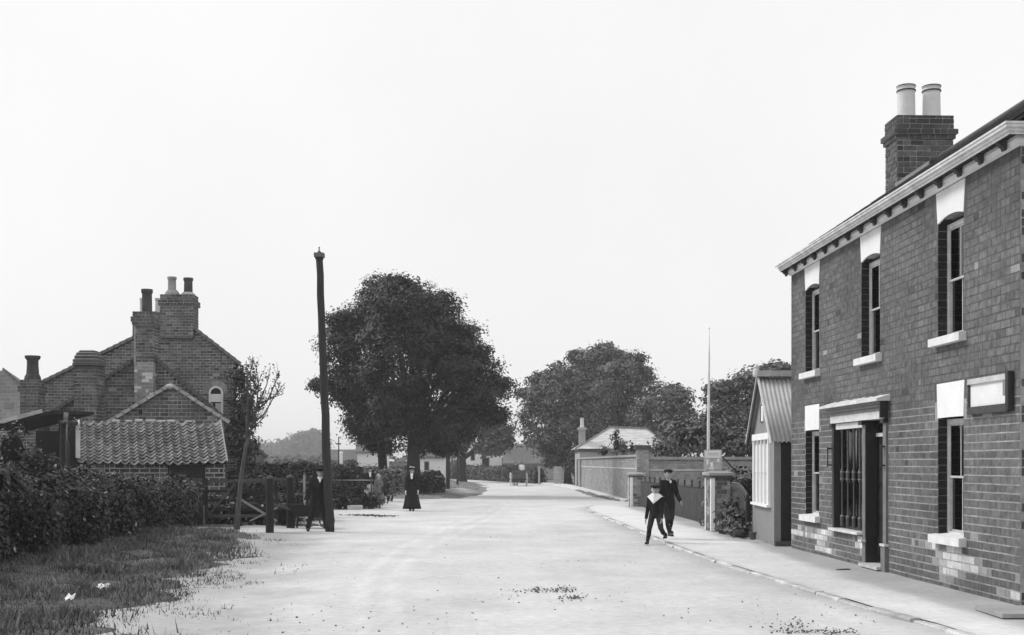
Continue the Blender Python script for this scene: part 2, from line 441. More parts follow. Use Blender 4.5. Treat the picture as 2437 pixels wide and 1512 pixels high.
def tree(name, label, base, lobes, trunk_r, fork, leaf, mat, dens=3.0, per=24, spread=.35, seed=1, bark=BARK, group=None, inner=.55, limbs=True):
    rng = np.random.default_rng(seed); rnd = random.Random(seed)
    t = thing(name, label, 'tree', base, 0, group); b = Vector(base)
    mb = MB(); fk = Vector(fork) - b
    pts = [Vector((0, 0, -.1)), Vector((0, 0, .25)), fk * .35 + Vector((rnd.uniform(-.08, .08), 0, 0)), fk * .7, fk]
    mb.tube(pts, [trunk_r * 1.45, trunk_r * 1.1, trunk_r * .95, trunk_r * .88, trunk_r * .8], 12)
    if limbs:
        for (c, r) in lobes:
            e = Vector(c) - b; st = fk * rnd.uniform(.72, 1.0)
            mid = st.lerp(e, .5) + Vector((rnd.uniform(-.2, .2), rnd.uniform(-.2, .2), .15 * (e - st).length * rnd.uniform(.2, 1)))
            rr = trunk_r * rnd.uniform(.3, .5)
            mb.tube([st, mid, e], [rr, rr * .65, rr * .3], 7)
            for q in range(5):
                d = Vector(unit_dirs(1, rng)[0]) * r[0] * .85; d.z = abs(d.z) * .6
                mb.tube([mid.lerp(e, rnd.uniform(.3, 1)), e + d * .5, e + d], [rr * .3, rr * .18, .012], 5)
    mb.build('trunk', bark, t, smooth=True)
    sub_ = []
    for (c, r) in lobes:
        for q in range(6):
            d = unit_dirs(1, rng)[0]; d[2] = d[2] * .8 + .15; kk_ = rng.uniform(.26, .46)
            sub_.append((tuple(np.array(c) + d * np.array(r) * rng.uniform(.78, 1.06)), tuple(np.array(r) * kk_)))
    P, Nn = crown_cloud(lobes, dens * .8, per, spread, rng, inner)
    P2, N2 = crown_cloud(sub_, dens * .75, per, spread * .7, rng, .4); P = np.concatenate([P, P2]); Nn = np.concatenate([Nn, N2])
    P = P - np.array(b); s = leaf * (.6 + .8 * rng.random(len(P)))
    leaves('crown', P, Nn, s, mat, t, rng=rng)
    return t

def px_lobes(L_, Y, depth=.85, seed=0, jitter=.12):
    rnd = random.Random(seed); out = []
    for (cx, cy_, rx, ry) in L_:
        k = Y / F; rxm, rym = rx * k, ry * k
        yy = Y + rnd.uniform(-1, 1) * jitter * 8
        out.append((tuple(at(cx, cy_, Y) + Vector((0, yy - Y, 0))), (rxm, (rxm + rym) / 2 * depth, rym)))
    return out

def vnoise(x, y, seed=0):
    """cheap smooth 2-D noise in [-1,1], numpy"""
    x = np.asarray(x, float); y = np.asarray(y, float); r = np.random.default_rng(seed); v = 0
    for k in range(6):
        a = r.uniform(0, 2 * PI); f = r.uniform(.6, 1.6); p = r.uniform(0, 6.28)
        v = v + np.sin((x * math.cos(a) + y * math.sin(a)) * f * 2 + p)
    return v / 3.2

def hedge(name, label, path, h, wd, n, mat=LEAF_HEDGE, leaf=.05, seed=1, lump=.12, group=None, cat='hedge', z0=0.0, core=TWIG_SHADE):
    """path: [(x,y)], foliage on the faces of a lumpy wall of leaves round an added core that keeps the inside dark, named twigs"""
    rng = np.random.default_rng(seed)
    p = np.array(path, float); seg = np.linalg.norm(np.diff(p, axis=0), axis=1); cum = np.concatenate([[0], np.cumsum(seg)]); Ln = cum[-1]
    def pos(s):
        return np.stack([np.interp(s, cum, p[:, 0]), np.interp(s, cum, p[:, 1])], -1)
    def nrm(s):
        d = pos(np.minimum(s + .05, Ln)) - pos(np.maximum(s - .05, 0)); d /= np.linalg.norm(d, axis=-1, keepdims=True); return np.stack([-d[..., 1], d[..., 0]], -1)
    hh = (lambda s: np.interp(s / Ln, np.linspace(0, 1, len(h)), h)) if hasattr(h, '__len__') else (lambda s: np.full_like(s, h, dtype=float))
    o = Vector((float(p[:, 0].mean()), float(p[:, 1].mean()), 0))
    t = thing(name, label, cat, o, 0, group); on = np.array(o)
    # core
    ns = max(6, int(Ln / .35)); ss = np.linspace(.05, Ln - .05, ns); prof = [(-.5, 0), (-.52, .35), (-.46, .7), (-.3, .9), (0, .96), (.3, .9), (.46, .7), (.52, .35), (.5, 0)]
    V = []; q = len(prof)
    for i, s in enumerate(ss):
        b = pos(s); nn = nrm(np.array(s)); H = float(hh(np.array([s]))[0]); tap = .55 if i in (0, ns - 1) else 1
        for (a, c) in prof:
            k = .64 + .1 * rng.random()
            xy = b + nn * a * wd * k * tap; V.append((xy[0], xy[1], z0 + c * H * (.76 + .06 * rng.random()) * (tap ** .3)))
    Fc = [(i * q + j, i * q + j + 1, (i + 1) * q + j + 1, (i + 1) * q + j) for i in range(ns - 1) for j in range(q - 1)]
    mbc = MB(); mbc.add([Vector(v) - o for v in V], Fc + [tuple(range(q)), tuple(range((ns - 1) * q, ns * q))]); mbc.build('shade_core', core, t)  # added solid core, near black to keep the hedge's inside dark
    # leaves
    s = rng.random(n) * (Ln + wd * .6) - wd * .3; sc_ = np.clip(s, 0, Ln); H = hh(sc_); b = pos(sc_); nn = nrm(sc_)
    per = 2 * np.mean(H) + wd; u = rng.random(n) * per
    a = np.where(u < np.mean(H), -.5, np.where(u > np.mean(H) + wd, .5, (u - np.mean(H)) / wd - .5))
    c = np.where(u < np.mean(H), u / np.mean(H), np.where(u > np.mean(H) + wd, (u - np.mean(H) - wd) / np.mean(H), 1.0))
    rd = np.clip(c, 0, 1); sh = np.where(rd > .75, 1 - .35 * ((rd - .75) / .25) ** 2, 1); a = a * sh
    lm = vnoise(s * 1.3, c * 2 + a * 3, seed) * lump; inn = -np.abs(rng.normal(size=n)) * .07 + lm + (rng.random(n) < .05) * rng.random(n) * .16
    dirx = np.sign(a) * (np.abs(a) > .28); topn = (rd > .8) * 1.0
    xy = b + nn * (a * wd + dirx * inn)[:, None]
    d2 = pos(np.minimum(sc_ + .05, Ln)) - pos(np.maximum(sc_ - .05, 0)); d2 /= np.linalg.norm(d2, axis=1, keepdims=True)
    xy = xy + d2 * (s - sc_)[:, None]
    z = z0 + rd * H + topn * inn * 1.2 + rng.normal(size=n) * .02
    P = np.stack([xy[:, 0], xy[:, 1], np.maximum(z, z0 + .01)], 1) - on
    Nn = np.stack([nn[:, 0] * dirx, nn[:, 1] * dirx, topn + .35], 1) + rng.normal(size=(n, 3)) * .55
    leaves('foliage', P, Nn, leaf * (.55 + .9 * rng.random(n)), mat, t, rng=rng, pale=.03 if mat is LEAF_HEDGE else 0)
    return t

def bush(name, label, lobes, leaf, mat, dens=8, per=16, spread=.12, seed=1, cat='bush', group=None, stems=True):
    rng = np.random.default_rng(seed); c0 = np.mean([l_[0] for l_ in lobes], 0); b = Vector((c0[0], c0[1], 0))
    t = thing(name, label, cat, b, 0, group)
    mb = MB()
    for (c, r) in lobes:
        e = Vector(c) - b; mb.tube([(e.x * .3, e.y * .3, -.05), e * .6, e], [.05, .035, .01], 6)
        mb.ell(e, tuple(x * .62 for x in r), n=8, m=6)
    mb.build('stems', TWIG_SHADE, t)
    P, Nn = crown_cloud(lobes, dens, per, spread, rng, .6); P = P - np.array(b); P[:, 2] = np.maximum(P[:, 2], .02)
    leaves('foliage', P, Nn, leaf * (.6 + .8 * rng.random(len(P))), mat, t, rng=rng, pale=.03 if mat is LEAF_HEDGE else (.06 if mat is LEAF_GARDEN else 0))
    return t
# ================================================================== THE SETTING: ground, road, footpaths, verges
def structure(o): o['kind'] = 'structure'; return o
structure(np_mesh('ground', [(-1500, -60, -.03), (1500, -60, -.03), (1500, 2600, -.03), (-1500, 2600, -.03)], [(0, 1, 2, 3)], FIELD))

def grid_axis(breaks):
    out = []
    for (a, b, st) in breaks: out += list(np.arange(a, b, st))
    return np.array(out + [breaks[-1][1]])
def poly_inside(x, y, poly):
    x = np.asarray(x); y = np.asarray(y); ins = np.zeros(x.shape, bool); n = len(poly)
    for i in range(n):
        (x0, y0), (x1, y1) = poly[i], poly[(i + 1) % n]
        c = ((y0 > y) != (y1 > y)); 
        with np.errstate(divide='ignore', invalid='ignore'):
            xi = x0 + (y - y0) / ((y1 - y0) if y1 != y0 else 1e-9) * (x1 - x0)
        ins ^= c & (x < xi)
    return ins
def poly_dist(x, y, poly):
    d = np.full(np.asarray(x).shape, 1e9); n = len(poly)
    for i in range(n):
        a = np.array(poly[i], float); b = np.array(poly[(i + 1) % n], float); ab = b - a; L2 = (ab ** 2).sum() + 1e-12
        t = np.clip(((x - a[0]) * ab[0] + (y - a[1]) * ab[1]) / L2, 0, 1)
        d = np.minimum(d, np.hypot(x - a[0] - t * ab[0], y - a[1] - t * ab[1]))
    return d
def line_dist(x, y, pts):
    d = np.full(np.asarray(x).shape, 1e9)
    for a, b in zip(pts[:-1], pts[1:]):
        a = np.array(a, float); b = np.array(b, float); ab = b - a
        t = np.clip(((x - a[0]) * ab[0] + (y - a[1]) * ab[1]) / (ab ** 2).sum(), 0, 1)
        d = np.minimum(d, np.hypot(x - a[0] - t * ab[0], y - a[1] - t * ab[1]))
    return d
def grid_mesh(name, xs, ys, zf, mat, mask=None, attr=None, parent=None):
    X, Y = np.meshgrid(xs, ys); Z = zf(X, Y); nx, ny = len(xs), len(ys)
    idx = np.arange(nx * ny).reshape(ny, nx)
    Fq = np.stack([idx[:-1, :-1], idx[:-1, 1:], idx[1:, 1:], idx[1:, :-1]], -1).reshape(-1, 4)
    V = np.stack([X, Y, Z], -1).reshape(-1, 3)
    A = attr(X, Y).ravel() if attr else None
    if mask is not None:
        cx = V[Fq].mean(1); k = mask(cx[:, 0], cx[:, 1], cx[:, 2]); Fq = Fq[k]
        used = np.unique(Fq); re = np.full(len(V), -1); re[used] = np.arange(len(used)); V = V[used]; Fq = re[Fq]
        if A is not None: A = A[used]
    o = np_mesh(name, V, Fq, mat, parent, smooth=True)
    if A is not None:
        at_ = o.data.attributes.new('ground_tone', 'FLOAT', 'POINT'); at_.data.foreach_set('value', A.astype(np.float32))
    return o

KERB = [(4.75, 3), (4.45, 8), (4.17, 12.24), (3.97, 13.4), (3.70, 16.0), (3.50, 18.2), (3.29, 20.6), (3.09, 24.4), (3.02, 27.8), (2.78, 35.2), (2.62, 40), (2.62, 44), (3.0, 46.8), (4.1, 48)]
KY = np.array([k[1] for k in KERB]); KX = np.array([k[0] for k in KERB])
kerbx = lambda y: np.interp(y, KY, KX)

ROAD_POLY = [(7, 2), (-7.5, 2), (-7.5, 26), (-9.5, 29), (-9.5, 37), (-7, 40), (-9, 47), (-26, 51), (-26, 60), (-8, 60), (-4.0, 66), (-8, 100), (-14, 125), (-40, 175), (-20, 175), (-4, 128), (1, 106), (5.5, 84), (7, 60)]
tracks = [[gr(875, 1600), gr(868, 1500), gr(852, 1440), gr(858, 1400), gr(885, 1355), gr(950, 1305), gr(1050, 1262), gr(1140, 1230), gr(1200, 1196)],
          [gr(985, 1600), gr(950, 1490), gr(930, 1430), gr(930, 1385), gr(965, 1340), gr(1030, 1300), gr(1100, 1265), gr(1170, 1232), gr(1212, 1198)],
          [gr(1500, 1700), gr(1420, 1480), gr(1340, 1330), gr(1285, 1240), gr(1240, 1190)],
          [gr(1260, 1700), gr(1250, 1480), gr(1245, 1330), gr(1240, 1240), gr(1215, 1190)]]
tracks = [[(p.x, p.y) for p in t_] for t_ in tracks]
def road_wear(X, Y):
    w_ = np.ones_like(X)
    w_ = w_ * (1 + .06 * vnoise(X * .35, Y * .18, 4)) * (1 + .045 * vnoise(X * 1.3, Y * .9, 5)) * (1 + .03 * vnoise(X * 4, Y * 3, 6))
    for i, t_ in enumerate(tracks):
        d = line_dist(X, Y, t_); dw = d + .03 * vnoise(X * 3, Y * 2, 30 + i)
        w_ = w_ + (.085 if i < 2 else .03) * np.exp(-(dw / (.07 if i < 2 else .3)) ** 2) - (.03 if i < 2 else .012) * np.exp(-((dw - .2) / .12) ** 2)
    g = (kerbx(Y) - X)                                          # damp dirt lying in the gutter
    w_ = w_ - .22 * np.exp(-(np.clip(g, 0, 9) / (.32 + .14 * vnoise(Y * .8, X * 0, 8))) ** 2) * (Y < 46)
    e = X - np.interp(Y, [2, 11.7, 16, 20, 25, 28], [-3.3, -3.35, -3.8, -4.5, -4.7, -5.4])
    w_ = w_ - .34 * np.exp(-(np.clip(e + .35 * vnoise(X * 2, Y * 1.5, 9) + .2 * vnoise(X * 6, Y * 5, 19), 0, 9) / .9) ** 2) * (Y < 29)
    w_ = w_ - .10 * np.exp(-((X + 6.5) / 1.6) ** 2) * (Y > 26)
    return np.clip(w_, .4, 1.3)
rx = grid_axis([(-40, -10, 2), (-10, 7.01, .14)]); ry = grid_axis([(2, 9, .5), (9, 36, .14), (36, 60, .4), (60, 180, 1.2)])
def road_z(X, Y): return .006 + .012 * vnoise(X * .6, Y * .5, 2) * np.clip((kerbx(Y) - X) / .5, 0, 1) + .006 * vnoise(X * 2.2, Y * 2.0, 3)
road = structure(grid_mesh('road', rx, ry, road_z, ROADM, mask=lambda x, y, z: poly_inside(x, y, ROAD_POLY), attr=road_wear))

# ---- footpath on the right, one step up behind its kerb
BACK = lambda y: np.interp(y, [2, 49], [7.0, 7.0])
MARGIN = lambda y: np.interp(y, [8, 13.5, 16.6, 21.75, 26, 31.9, 38, 46], [5.05, 4.9, 4.68, 4.72, 4.62, 4.45, 4.3, 4.1])
py_ = grid_axis([(2, 10, .5), (10, 30, .15), (30, 48, .35)])
U = np.linspace(0, 1, 40)
Xg = kerbx(py_)[:, None] + .10 + (BACK(py_) - kerbx(py_) - .10)[:, None] * (U ** 1.15)[None, :]; Yg = py_[:, None] * np.ones_like(Xg)
Zg = .042 + .004 * vnoise(Xg * 1.5, Yg * 1.5, 6) - .06 * np.clip((Yg - 45) / 3, 0, 1)
idx = np.arange(Xg.size).reshape(Xg.shape)
Fq = np.stack([idx[:-1, :-1], idx[:-1, 1:], idx[1:, 1:], idx[1:, :-1]], -1).reshape(-1, 4)
pave = structure(np_mesh('pavement', np.stack([Xg, Yg, Zg], -1).reshape(-1, 3), Fq, PAVEM, smooth=True))
dm = Xg - MARGIN(Yg) + .10 * vnoise(Xg * 2.5, Yg * 1.2, 12)
ground_tone = 1.0 + .04 * vnoise(Xg, Yg * .6, 13) - .40 * (1 / (1 + np.exp(-dm / .06)))  # tone drops in a ragged strip along the wall side
ground_tone = ground_tone - .12 * np.exp(-(np.clip(Xg - kerbx(Yg) - .1, 0, 9) / .1) ** 2)
at_ = pave.data.attributes.new('ground_tone', 'FLOAT', 'POINT'); at_.data.foreach_set('value', ground_tone.ravel().astype(np.float32))
y = 3.0; k = 0; rk = random.Random(5)
while y < 46.6:                                                  # kerb stones, one by one
    ln = rk.uniform(.75, 1.15); y2 = min(y + ln, 46.8)
    a = Vector((float(kerbx(y)) + .06, y, 0)); b = Vector((float(kerbx(y2)) + .06, y2 - .012, 0))
    mb = MB(); hz = .046 + rk.uniform(-.02, .006); d = (b - a).normalized(); nrm_ = Vector((-d.y, d.x, 0))
    jo = rk.uniform(-.025, .025); q = .02
    pts = []
    for e, (pp) in enumerate((a, b)):
        for (o_, z_) in ((.06, -.06), (.066, hz - q * .9), (.066 - q, hz), (-.06, hz - .003), (-.06, -.06)):
            pts.append(pp + nrm_ * (o_ + jo + rk.uniform(-.006, .006)) + Vector((0, 0, z_ + rk.uniform(-.005, .005))))
    mb.add(pts, [(0, 1, 2, 3, 4), (9, 8, 7, 6, 5)] + [(i, (i + 1) % 5, 5 + (i + 1) % 5, 5 + i) for i in range(5)])
    mb.build('kerb_stone', KERBM, pave); y = y2
# stone flag in the corner by the house where the side step begins
MB().box(5.05, 6.6, 12.55, 13.3, .05, .095).build('flagstone', M('worn_flag', .3, var=.2, scale=3, fine=.1), pave)
for (fx, fy) in ((4.98, 18.3),):
    MB().bar((fx - .1, fy - .03, .049), (fx + .1, fy + .06, .051), .07, .012).build('iron_grate', IRONB, pave)

# ---- grassy patches with ragged edges that die into the road
def turf(name, poly, top, xs, ys, seed, ramp=.5, rag=.22, inset=0.0, mat=GRASSG, low=-.035, kind='structure', bump=.03):
    def zf(X, Y):
        d = poly_dist(X, Y, poly) * np.where(poly_inside(X, Y, poly), 1, -1) + rag * vnoise(X * 1.9, Y * 1.6, seed) + rag * .5 * vnoise(X * 5.1, Y * 4.3, seed + 1) - inset
        return low + (top(X, Y) - low) * (1 / (1 + np.exp(-d / (ramp * .25)))) + bump * vnoise(X * 3.5, Y * 3.1, seed + 2) * (d > 0)
    o = grid_mesh(name, xs, ys, zf, mat, mask=lambda x, y, z: z > low + .006)
    o['kind'] = kind
    return o, zf
BANK = [(-3.15, 2), (-3.45, 11.7), (-3.9, 14.5), (-4.3, 17), (-4.65, 20.5), (-4.9, 23.5), (-5.6, 26), (-6.3, 28.3), (-7.5, 29.3), (-13.5, 31), (-13.5, 2)]
bank_top = lambda X, Y: .05 + .16 * np.clip((-4.5 - X) / 4, 0, 1)
bank, bank_z = turf('grass_bank', BANK, bank_top, np.arange(-14, -2.4, .12), np.arange(2.2, 31.5, .14), 21, ramp=.7, rag=.5, inset=.45)
VERGE = [(-12, 58.5), (-6, 56.5), (-4.1, 55.2), (-2.6, 57.5), (-1.75, 66), (-1.75, 76), (-2.9, 97), (-8, 124), (-14, 150), (-30, 150), (-30, 60)]
verge, verge_z = turf('verge', VERGE, lambda X, Y: .10 + 0 * X, np.arange(-26, -1, .5), np.arange(54, 140, .6), 31, ramp=.9, rag=.3, mat=M('verge_turf', .2, var=.3, scale=.6, fine=.25, bump=.5))
STRIP = [(4.55, 52), (3.95, 60), (3.8, 73), (4.05, 74), (4.42, 60), (4.75, 52.5)]
strip, _ = turf('grass_strip', STRIP, lambda X, Y: .07 + 0 * X, np.arange(3.3, 5.3, .1), np.arange(50, 77, .4), 33, ramp=.25, rag=.08, mat=M('strip_turf', .15, var=.3, scale=1, fine=.25))
yard, _ = turf('yard', [(-6.6, 33.0), (-7.2, 31.2), (-30, 31.2), (-30, 75), (-8, 75), (-8, 61), (-26, 59), (-26, 49), (-8.6, 45.6), (-6.3, 42)], lambda X, Y: .03 + 0 * X, np.arange(-30, -5, .4), np.arange(30, 62, .4), 35, ramp=.5, rag=.25, mat=M('yard_earth', .13, var=.4, scale=.8, fine=.3, bump=.5))
gard, _ = turf('garden_ground', [(5.15, 24), (5.2, 47.9), (60, 47.9), (60, 24)], lambda X, Y: .10 + 0 * X, np.arange(4.9, 30, .5), np.arange(23, 49, .5), 37, ramp=.2, rag=.05, mat=GRASSG)
# light heap of road grit on the verge
mb = MB(); c = gr(1092, 1178)
nn = 22; ring = []
def heap(a, j): return 1 + .12 * math.sin(3 * a + j) + .06 * math.sin(7 * a + 2 * j)
mb.lathe([(1.15, 0), (.95, .10), (.7, .2), (.38, .29), (.08, .33)], (c.x, c.y, .03), 22, sx=1.0, sy=.8, wob=heap)
o = mb.build('grit_heap', M('road_grit', .45, var=.15, scale=3, fine=.15, bump=.5), None, smooth=True)
tag(o, 'low pale heap of road grit on the grass verge', 'heap')

# ---- grass blades (nobody could count them)
def blades(name, label, n, sample, zf, hmin, hmax, wd, seed, mat=BLADE):
    rng = np.random.default_rng(seed); P = sample(rng, n); z = zf(P[:, 0], P[:, 1]); m = len(P)
    a = rng.random(m) * 2 * PI; h = (hmin + (hmax - hmin) * rng.random(m) ** 1.8) * np.clip(1 + .75 * vnoise(P[:, 0] * 1.7, P[:, 1] * 1.4, seed + 7), .35, 2); ww = wd * (.5 + rng.random(m))
    lean = rng.normal(size=(m, 2)) * .45 * h[:, None]; dx = np.cos(a) * ww; dy = np.sin(a) * ww
    V = np.stack([np.stack([P[:, 0] - dx, P[:, 1] - dy, z - .01], 1), np.stack([P[:, 0] + dx, P[:, 1] + dy, z - .01], 1), np.stack([P[:, 0] + lean[:, 0], P[:, 1] + lean[:, 1], z + h], 1)], 1).reshape(-1, 3)
    o = np_mesh(name, V, np.arange(3 * m).reshape(m, 3), mat); tag(o, label, 'grass', kind='stuff'); return o
def bank_sample(rng, n):
    Y = 9 + (31 - 9) * rng.random(n) ** 1.15; X = -13 + 10.4 * rng.random(n)
    k = np.abs(X / Y) < .46; X, Y = X[k], Y[k]
    d = poly_dist(X, Y, BANK) * np.where(poly_inside(X, Y, BANK), 1, -1) + .30 * vnoise(X * 1.9, Y * 1.6, 21) + .15 * vnoise(X * 5.1, Y * 4.3, 22)
    thin = rng.random(len(X)) < np.clip(.35 + .5 * vnoise(X * .9, Y * .8, 55) + .5, .12, 1) * np.clip((d + .2) / 1.0, 0, 1) ** 1.3
    return np.stack([X, Y], 1)[thin]
blades('grass', 'rough short grass growing over the bank beside the road', 200000, bank_sample, lambda X, Y: np.maximum(bank_z(X, Y), .004), .02, .11, .008, 41)
def ragged(rng, n):
    Y = 9.5 + 20 * rng.random(n); X = -7 + 5 * rng.random(n)
    d = -(poly_dist(X, Y, BANK) * np.where(poly_inside(X, Y, BANK), 1, -1) + .30 * vnoise(X * 1.9, Y * 1.6, 21))
    cl = vnoise(X * 2.3, Y * 2.0, 61) + .8 * vnoise(X * 6, Y * 5, 62)
    k = (d > -.1) & (d < 1.5) & (cl > -.1 + 1.1 * d) & (rng.random(n) < np.exp(-np.clip(d, 0, 9) / .45))
    return np.stack([X, Y], 1)[k]
blades('weeds', 'sparse weeds creeping from the bank onto the road edge', 60000, ragged, lambda X, Y: 0 * X + .005, .012, .055, .006, 42)
def tuft_sample(rng, n):
    k = n // 16; Y = 10 + 20 * rng.random(k); X = -8.2 + 5 * rng.random(k)
    d = poly_dist(X, Y, BANK) * np.where(poly_inside(X, Y, BANK), 1, -1)
    ok = (d > .15) & (np.abs(X / Y) < .45) & ((X < -6.8) | (rng.random(k) < .35 + .4 * vnoise(X * .8, Y * .7, 71))); C = np.stack([X, Y], 1)[ok]
    return (C[:, None, :] + rng.normal(size=(len(C), 16, 2)) * .05).reshape(-1, 2)
blades('grass_tufts', 'taller tufts and weeds standing out of the bank', 20000, tuft_sample, lambda X, Y: np.maximum(bank_z(X, Y), .004), .05, .15, .009, 45, M('tuft_blade', .12, var=.7, scale=2, isl=.6, rough=.6))
def verge_sample(rng, n):
    X = -14 + 13 * rng.random(n); Y = 54 + 60 * rng.random(n)
    k = poly_dist(X, Y, VERGE) * np.where(poly_inside(X, Y, VERGE), 1, -1) > .2; return np.stack([X, Y], 1)[k]
blades('verge_grass', 'short turf on the verge where the road forks', 26000, verge_sample, verge_z, .03, .10, .012, 43, M('verge_blade', .2, var=.3, scale=1, isl=.4, rough=.7))

# ---- dung and debris on the road
def clods(name, label, spots, n, size, seed):
    rnd = random.Random(seed); mb = MB()
    for (px, py, sx, sy) in spots:
        for i in range(n):
            g = gr(px + rnd.gauss(0, sx), py + rnd.gauss(0, sy)); s_ = size * rnd.uniform(.3, 1.2)
            mb.ell((g.x, g.y, .008 + s_ * .3), (s_, s_ * rnd.uniform(.6, 1.1), s_ * .55), Euler((0, 0, rnd.uniform(0, 3))), n=6, m=4)
    o = mb.build(name, DUNG, None); tag(o, label, 'dung', kind='stuff'); return o
clods('horse_dung', 'scattered horse dung in the middle of the road', [(1300, 1406, 25, 3), (1345, 1404, 14, 4), (1365, 1424, 16, 3), (1270, 1407, 30, 3)], 70, .013, 3)
clods('horse_dung', 'dark dung crumbs in the road corner nearest the house', [(1900, 1505, 35, 3), (1990, 1507, 25, 4), (1880, 1490, 30, 8)], 70, .012, 4)
clods('mud', 'dark streak of mud on the lane mouth before the woman', [(880, 1228, 14, .5), (915, 1229.5, 18, .6), (855, 1227, 16, .5)], 50, .04, 5)
rnd = random.Random(77); mb = MB()
for i in range(900):
    py = 1150 + 390 * rnd.random() ** .6; g = gr(rnd.uniform(380, 2100), py)
    if g.x > kerbx(g.y) - .05 or g.x < -4.5: continue
    s_ = .004 + .014 * rnd.random() ** 3; mb.ell((g.x, g.y, .006), (s_, s_ * rnd.uniform(.5, 1), s_ * .6), Euler((0, 0, rnd.uniform(0, 3))), n=5, m=3)
o = mb.build('loose_stones', M('loose_stone', .2, var=.3, scale=9, isl=.5)); tag(o, 'loose pebbles and crumbs strewn over the road', 'stones', kind='stuff')

# ---- litter and a stone
def scrap(px, py, w_, label, seed):
    rnd = random.Random(seed); g = gr(px, py); z = float(bank_z(np.array([g.x]), np.array([g.y]))[0]) + .05; mb = MB(); n = 5; vs_ = []
    for j in range(4):
        for i in range(n): vs_.append((g.x + (i / (n - 1) - .5) * w_ + rnd.uniform(-.015, .015), g.y + (j / 3 - .5) * w_ * .8, z + j * w_ * .13 + rnd.uniform(-.02, .03)))
    mb.add(vs_, [(j * n + i, j * n + i + 1, (j + 1) * n + i + 1, (j + 1) * n + i) for j in range(3) for i in range(n - 1)])
    o = mb.build('paper_scrap', PAPER); s = o.modifiers.new('t', 'SOLIDIFY'); s.thickness = .003; tag(o, label, 'litter', 'paper scraps on the bank')
scrap(246, 1418, .125, 'larger crumpled white paper scrap on the grass bank', 1)
scrap(166, 1448, .10, 'smaller flattened white paper scrap nearest the left edge', 2)
g = gr(845, 1214); mb = MB(); mb.box(g.x - .26, g.x + .26, g.y - .16, g.y + .16, -.02, .17)
me = mb.mesh('stone_block', M('pale_stone', .5, var=.2, scale=5, fine=.15, bump=.5)); o = link('stone_block', me)
bv = o.modifiers.new('b', 'BEVEL'); bv.width = .05; bv.segments = 3; tag(o, 'pale squared stone block lying before the ivy hedge', 'stone')
# ================================================================== BRICK HOUSE on the right
TH = math.atan(118.5 / F); CT, ST = math.cos(TH), math.sin(TH)
P0, Q0 = 6.25, 13.42
def pq(p, q): return Vector((p * CT - q * ST, p * ST + q * CT, 0))
def qf(px, p=P0):
    r = (px - CX) / F; return p * (CT - r * ST) / (ST + r * CT) - Q0      # local y on the plane p
house = thing('brick_house', 'two-storey brick house with bracketed eaves and shop window on the right', 'house', pq(P0, Q0), TH)
HM = Matrix.Translation(pq(P0, Q0)) @ Matrix.Rotation(TH, 4, 'Z')
LEN = qf(1883); ZT = 5.31; DEP = 4.8
ups = [(1917, 1949), (2050, 2094), (2232, 2293)]
holes = []
win = []
for (a, b) in ups:
    y0, y1 = qf(b), qf(a); win.append((y0, y1, 3.29, 4.82)); holes.append((y0, y1, 3.29, 4.82))
for (a, b) in (ups[0], ups[2]):
    y0, y1 = qf(b), qf(a); win.append((y0, y1, .72, 2.27)); holes.append((y0, y1, .72, 2.27))
SH0, SH1 = qf(2056), qf(1984); DR0, DR1 = qf(2113), qf(2059)
holes += [(DR0, DR1 + .001, 0, 2.42), (DR1, SH1, .5, 2.42)]
# wall shell (mortar ground of the brickwork): cells round the openings
us = sorted(set([0, LEN] + [h for H in holes for h in H[:2]])); zs = sorted(set([0, 2.45, ZT] + [h for H in holes for h in H[2:]]))
us = [u for i, u in enumerate(us) if i == 0 or u - us[i - 1] > .0005]
mb = MB(); TK = .26; FX = .0035
def solid(i, j):
    if i < 0 or j < 0 or i >= len(us) - 1 or j >= len(zs) - 1: return False
    um, zm = (us[i] + us[i + 1]) / 2, (zs[j] + zs[j + 1]) / 2
    return not any(h[0] < um < h[1] and h[2] < zm < h[3] for h in holes)
for i in range(len(us) - 1):
    for j in range(len(zs) - 1):
        if not solid(i, j): continue
        a, b, c, d = us[i], us[i + 1], zs[j], zs[j + 1]
        mb.add([(FX, a, c), (FX, b, c), (FX, b, d), (FX, a, d)], [(0, 1, 2, 3)], 0 if d < 2.5 else 1); mb.add([(TK, a, c), (TK, b, c), (TK, b, d), (TK, a, d)], [(3, 2, 1, 0)])
        for (di, dj, q) in ((-1, 0, [(FX, a, c), (TK, a, c), (TK, a, d), (FX, a, d)]), (1, 0, [(FX, b, c), (TK, b, c), (TK, b, d), (FX, b, d)]),
                            (0, -1, [(FX, a, c), (TK, a, c), (TK, b, c), (FX, b, c)]), (0, 1, [(FX, a, d), (TK, a, d), (TK, b, d), (FX, b, d)])):
            if not solid(i + di, j + dj): mb.add(q, [(0, 1, 2, 3)])
mb.build('front_wall', [MORTAR_F, MORTAR_U], house)
GP = [(0.0, 0), (DEP, 0), (DEP, ZT), (DEP / 2, 7.10), (0, ZT)]
mb = MB(); mb.prism([(x + .011 if x == 0 else x, z) for x, z in GP], lambda p: (p[0] + .0, FX, p[1]), lambda p: (p[0], .27, p[1])); mb.build('near_gable', MORTAR_D, house)
mb = MB(); mb.prism([(x + .262 if x == 0 else x, z) for x, z in GP], lambda p: (p[0], LEN - .27, p[1]), lambda p: (p[0], LEN - FX, p[1])); mb.build('far_gable', MORTAR_D, house)
MB().box(DEP - .26, DEP, .275, LEN - .275, 0, ZT).build('back_wall', MORTAR_D, house)
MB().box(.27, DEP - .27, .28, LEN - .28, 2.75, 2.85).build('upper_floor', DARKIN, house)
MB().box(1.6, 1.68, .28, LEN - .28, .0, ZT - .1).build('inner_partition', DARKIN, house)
wr = random.Random(4)
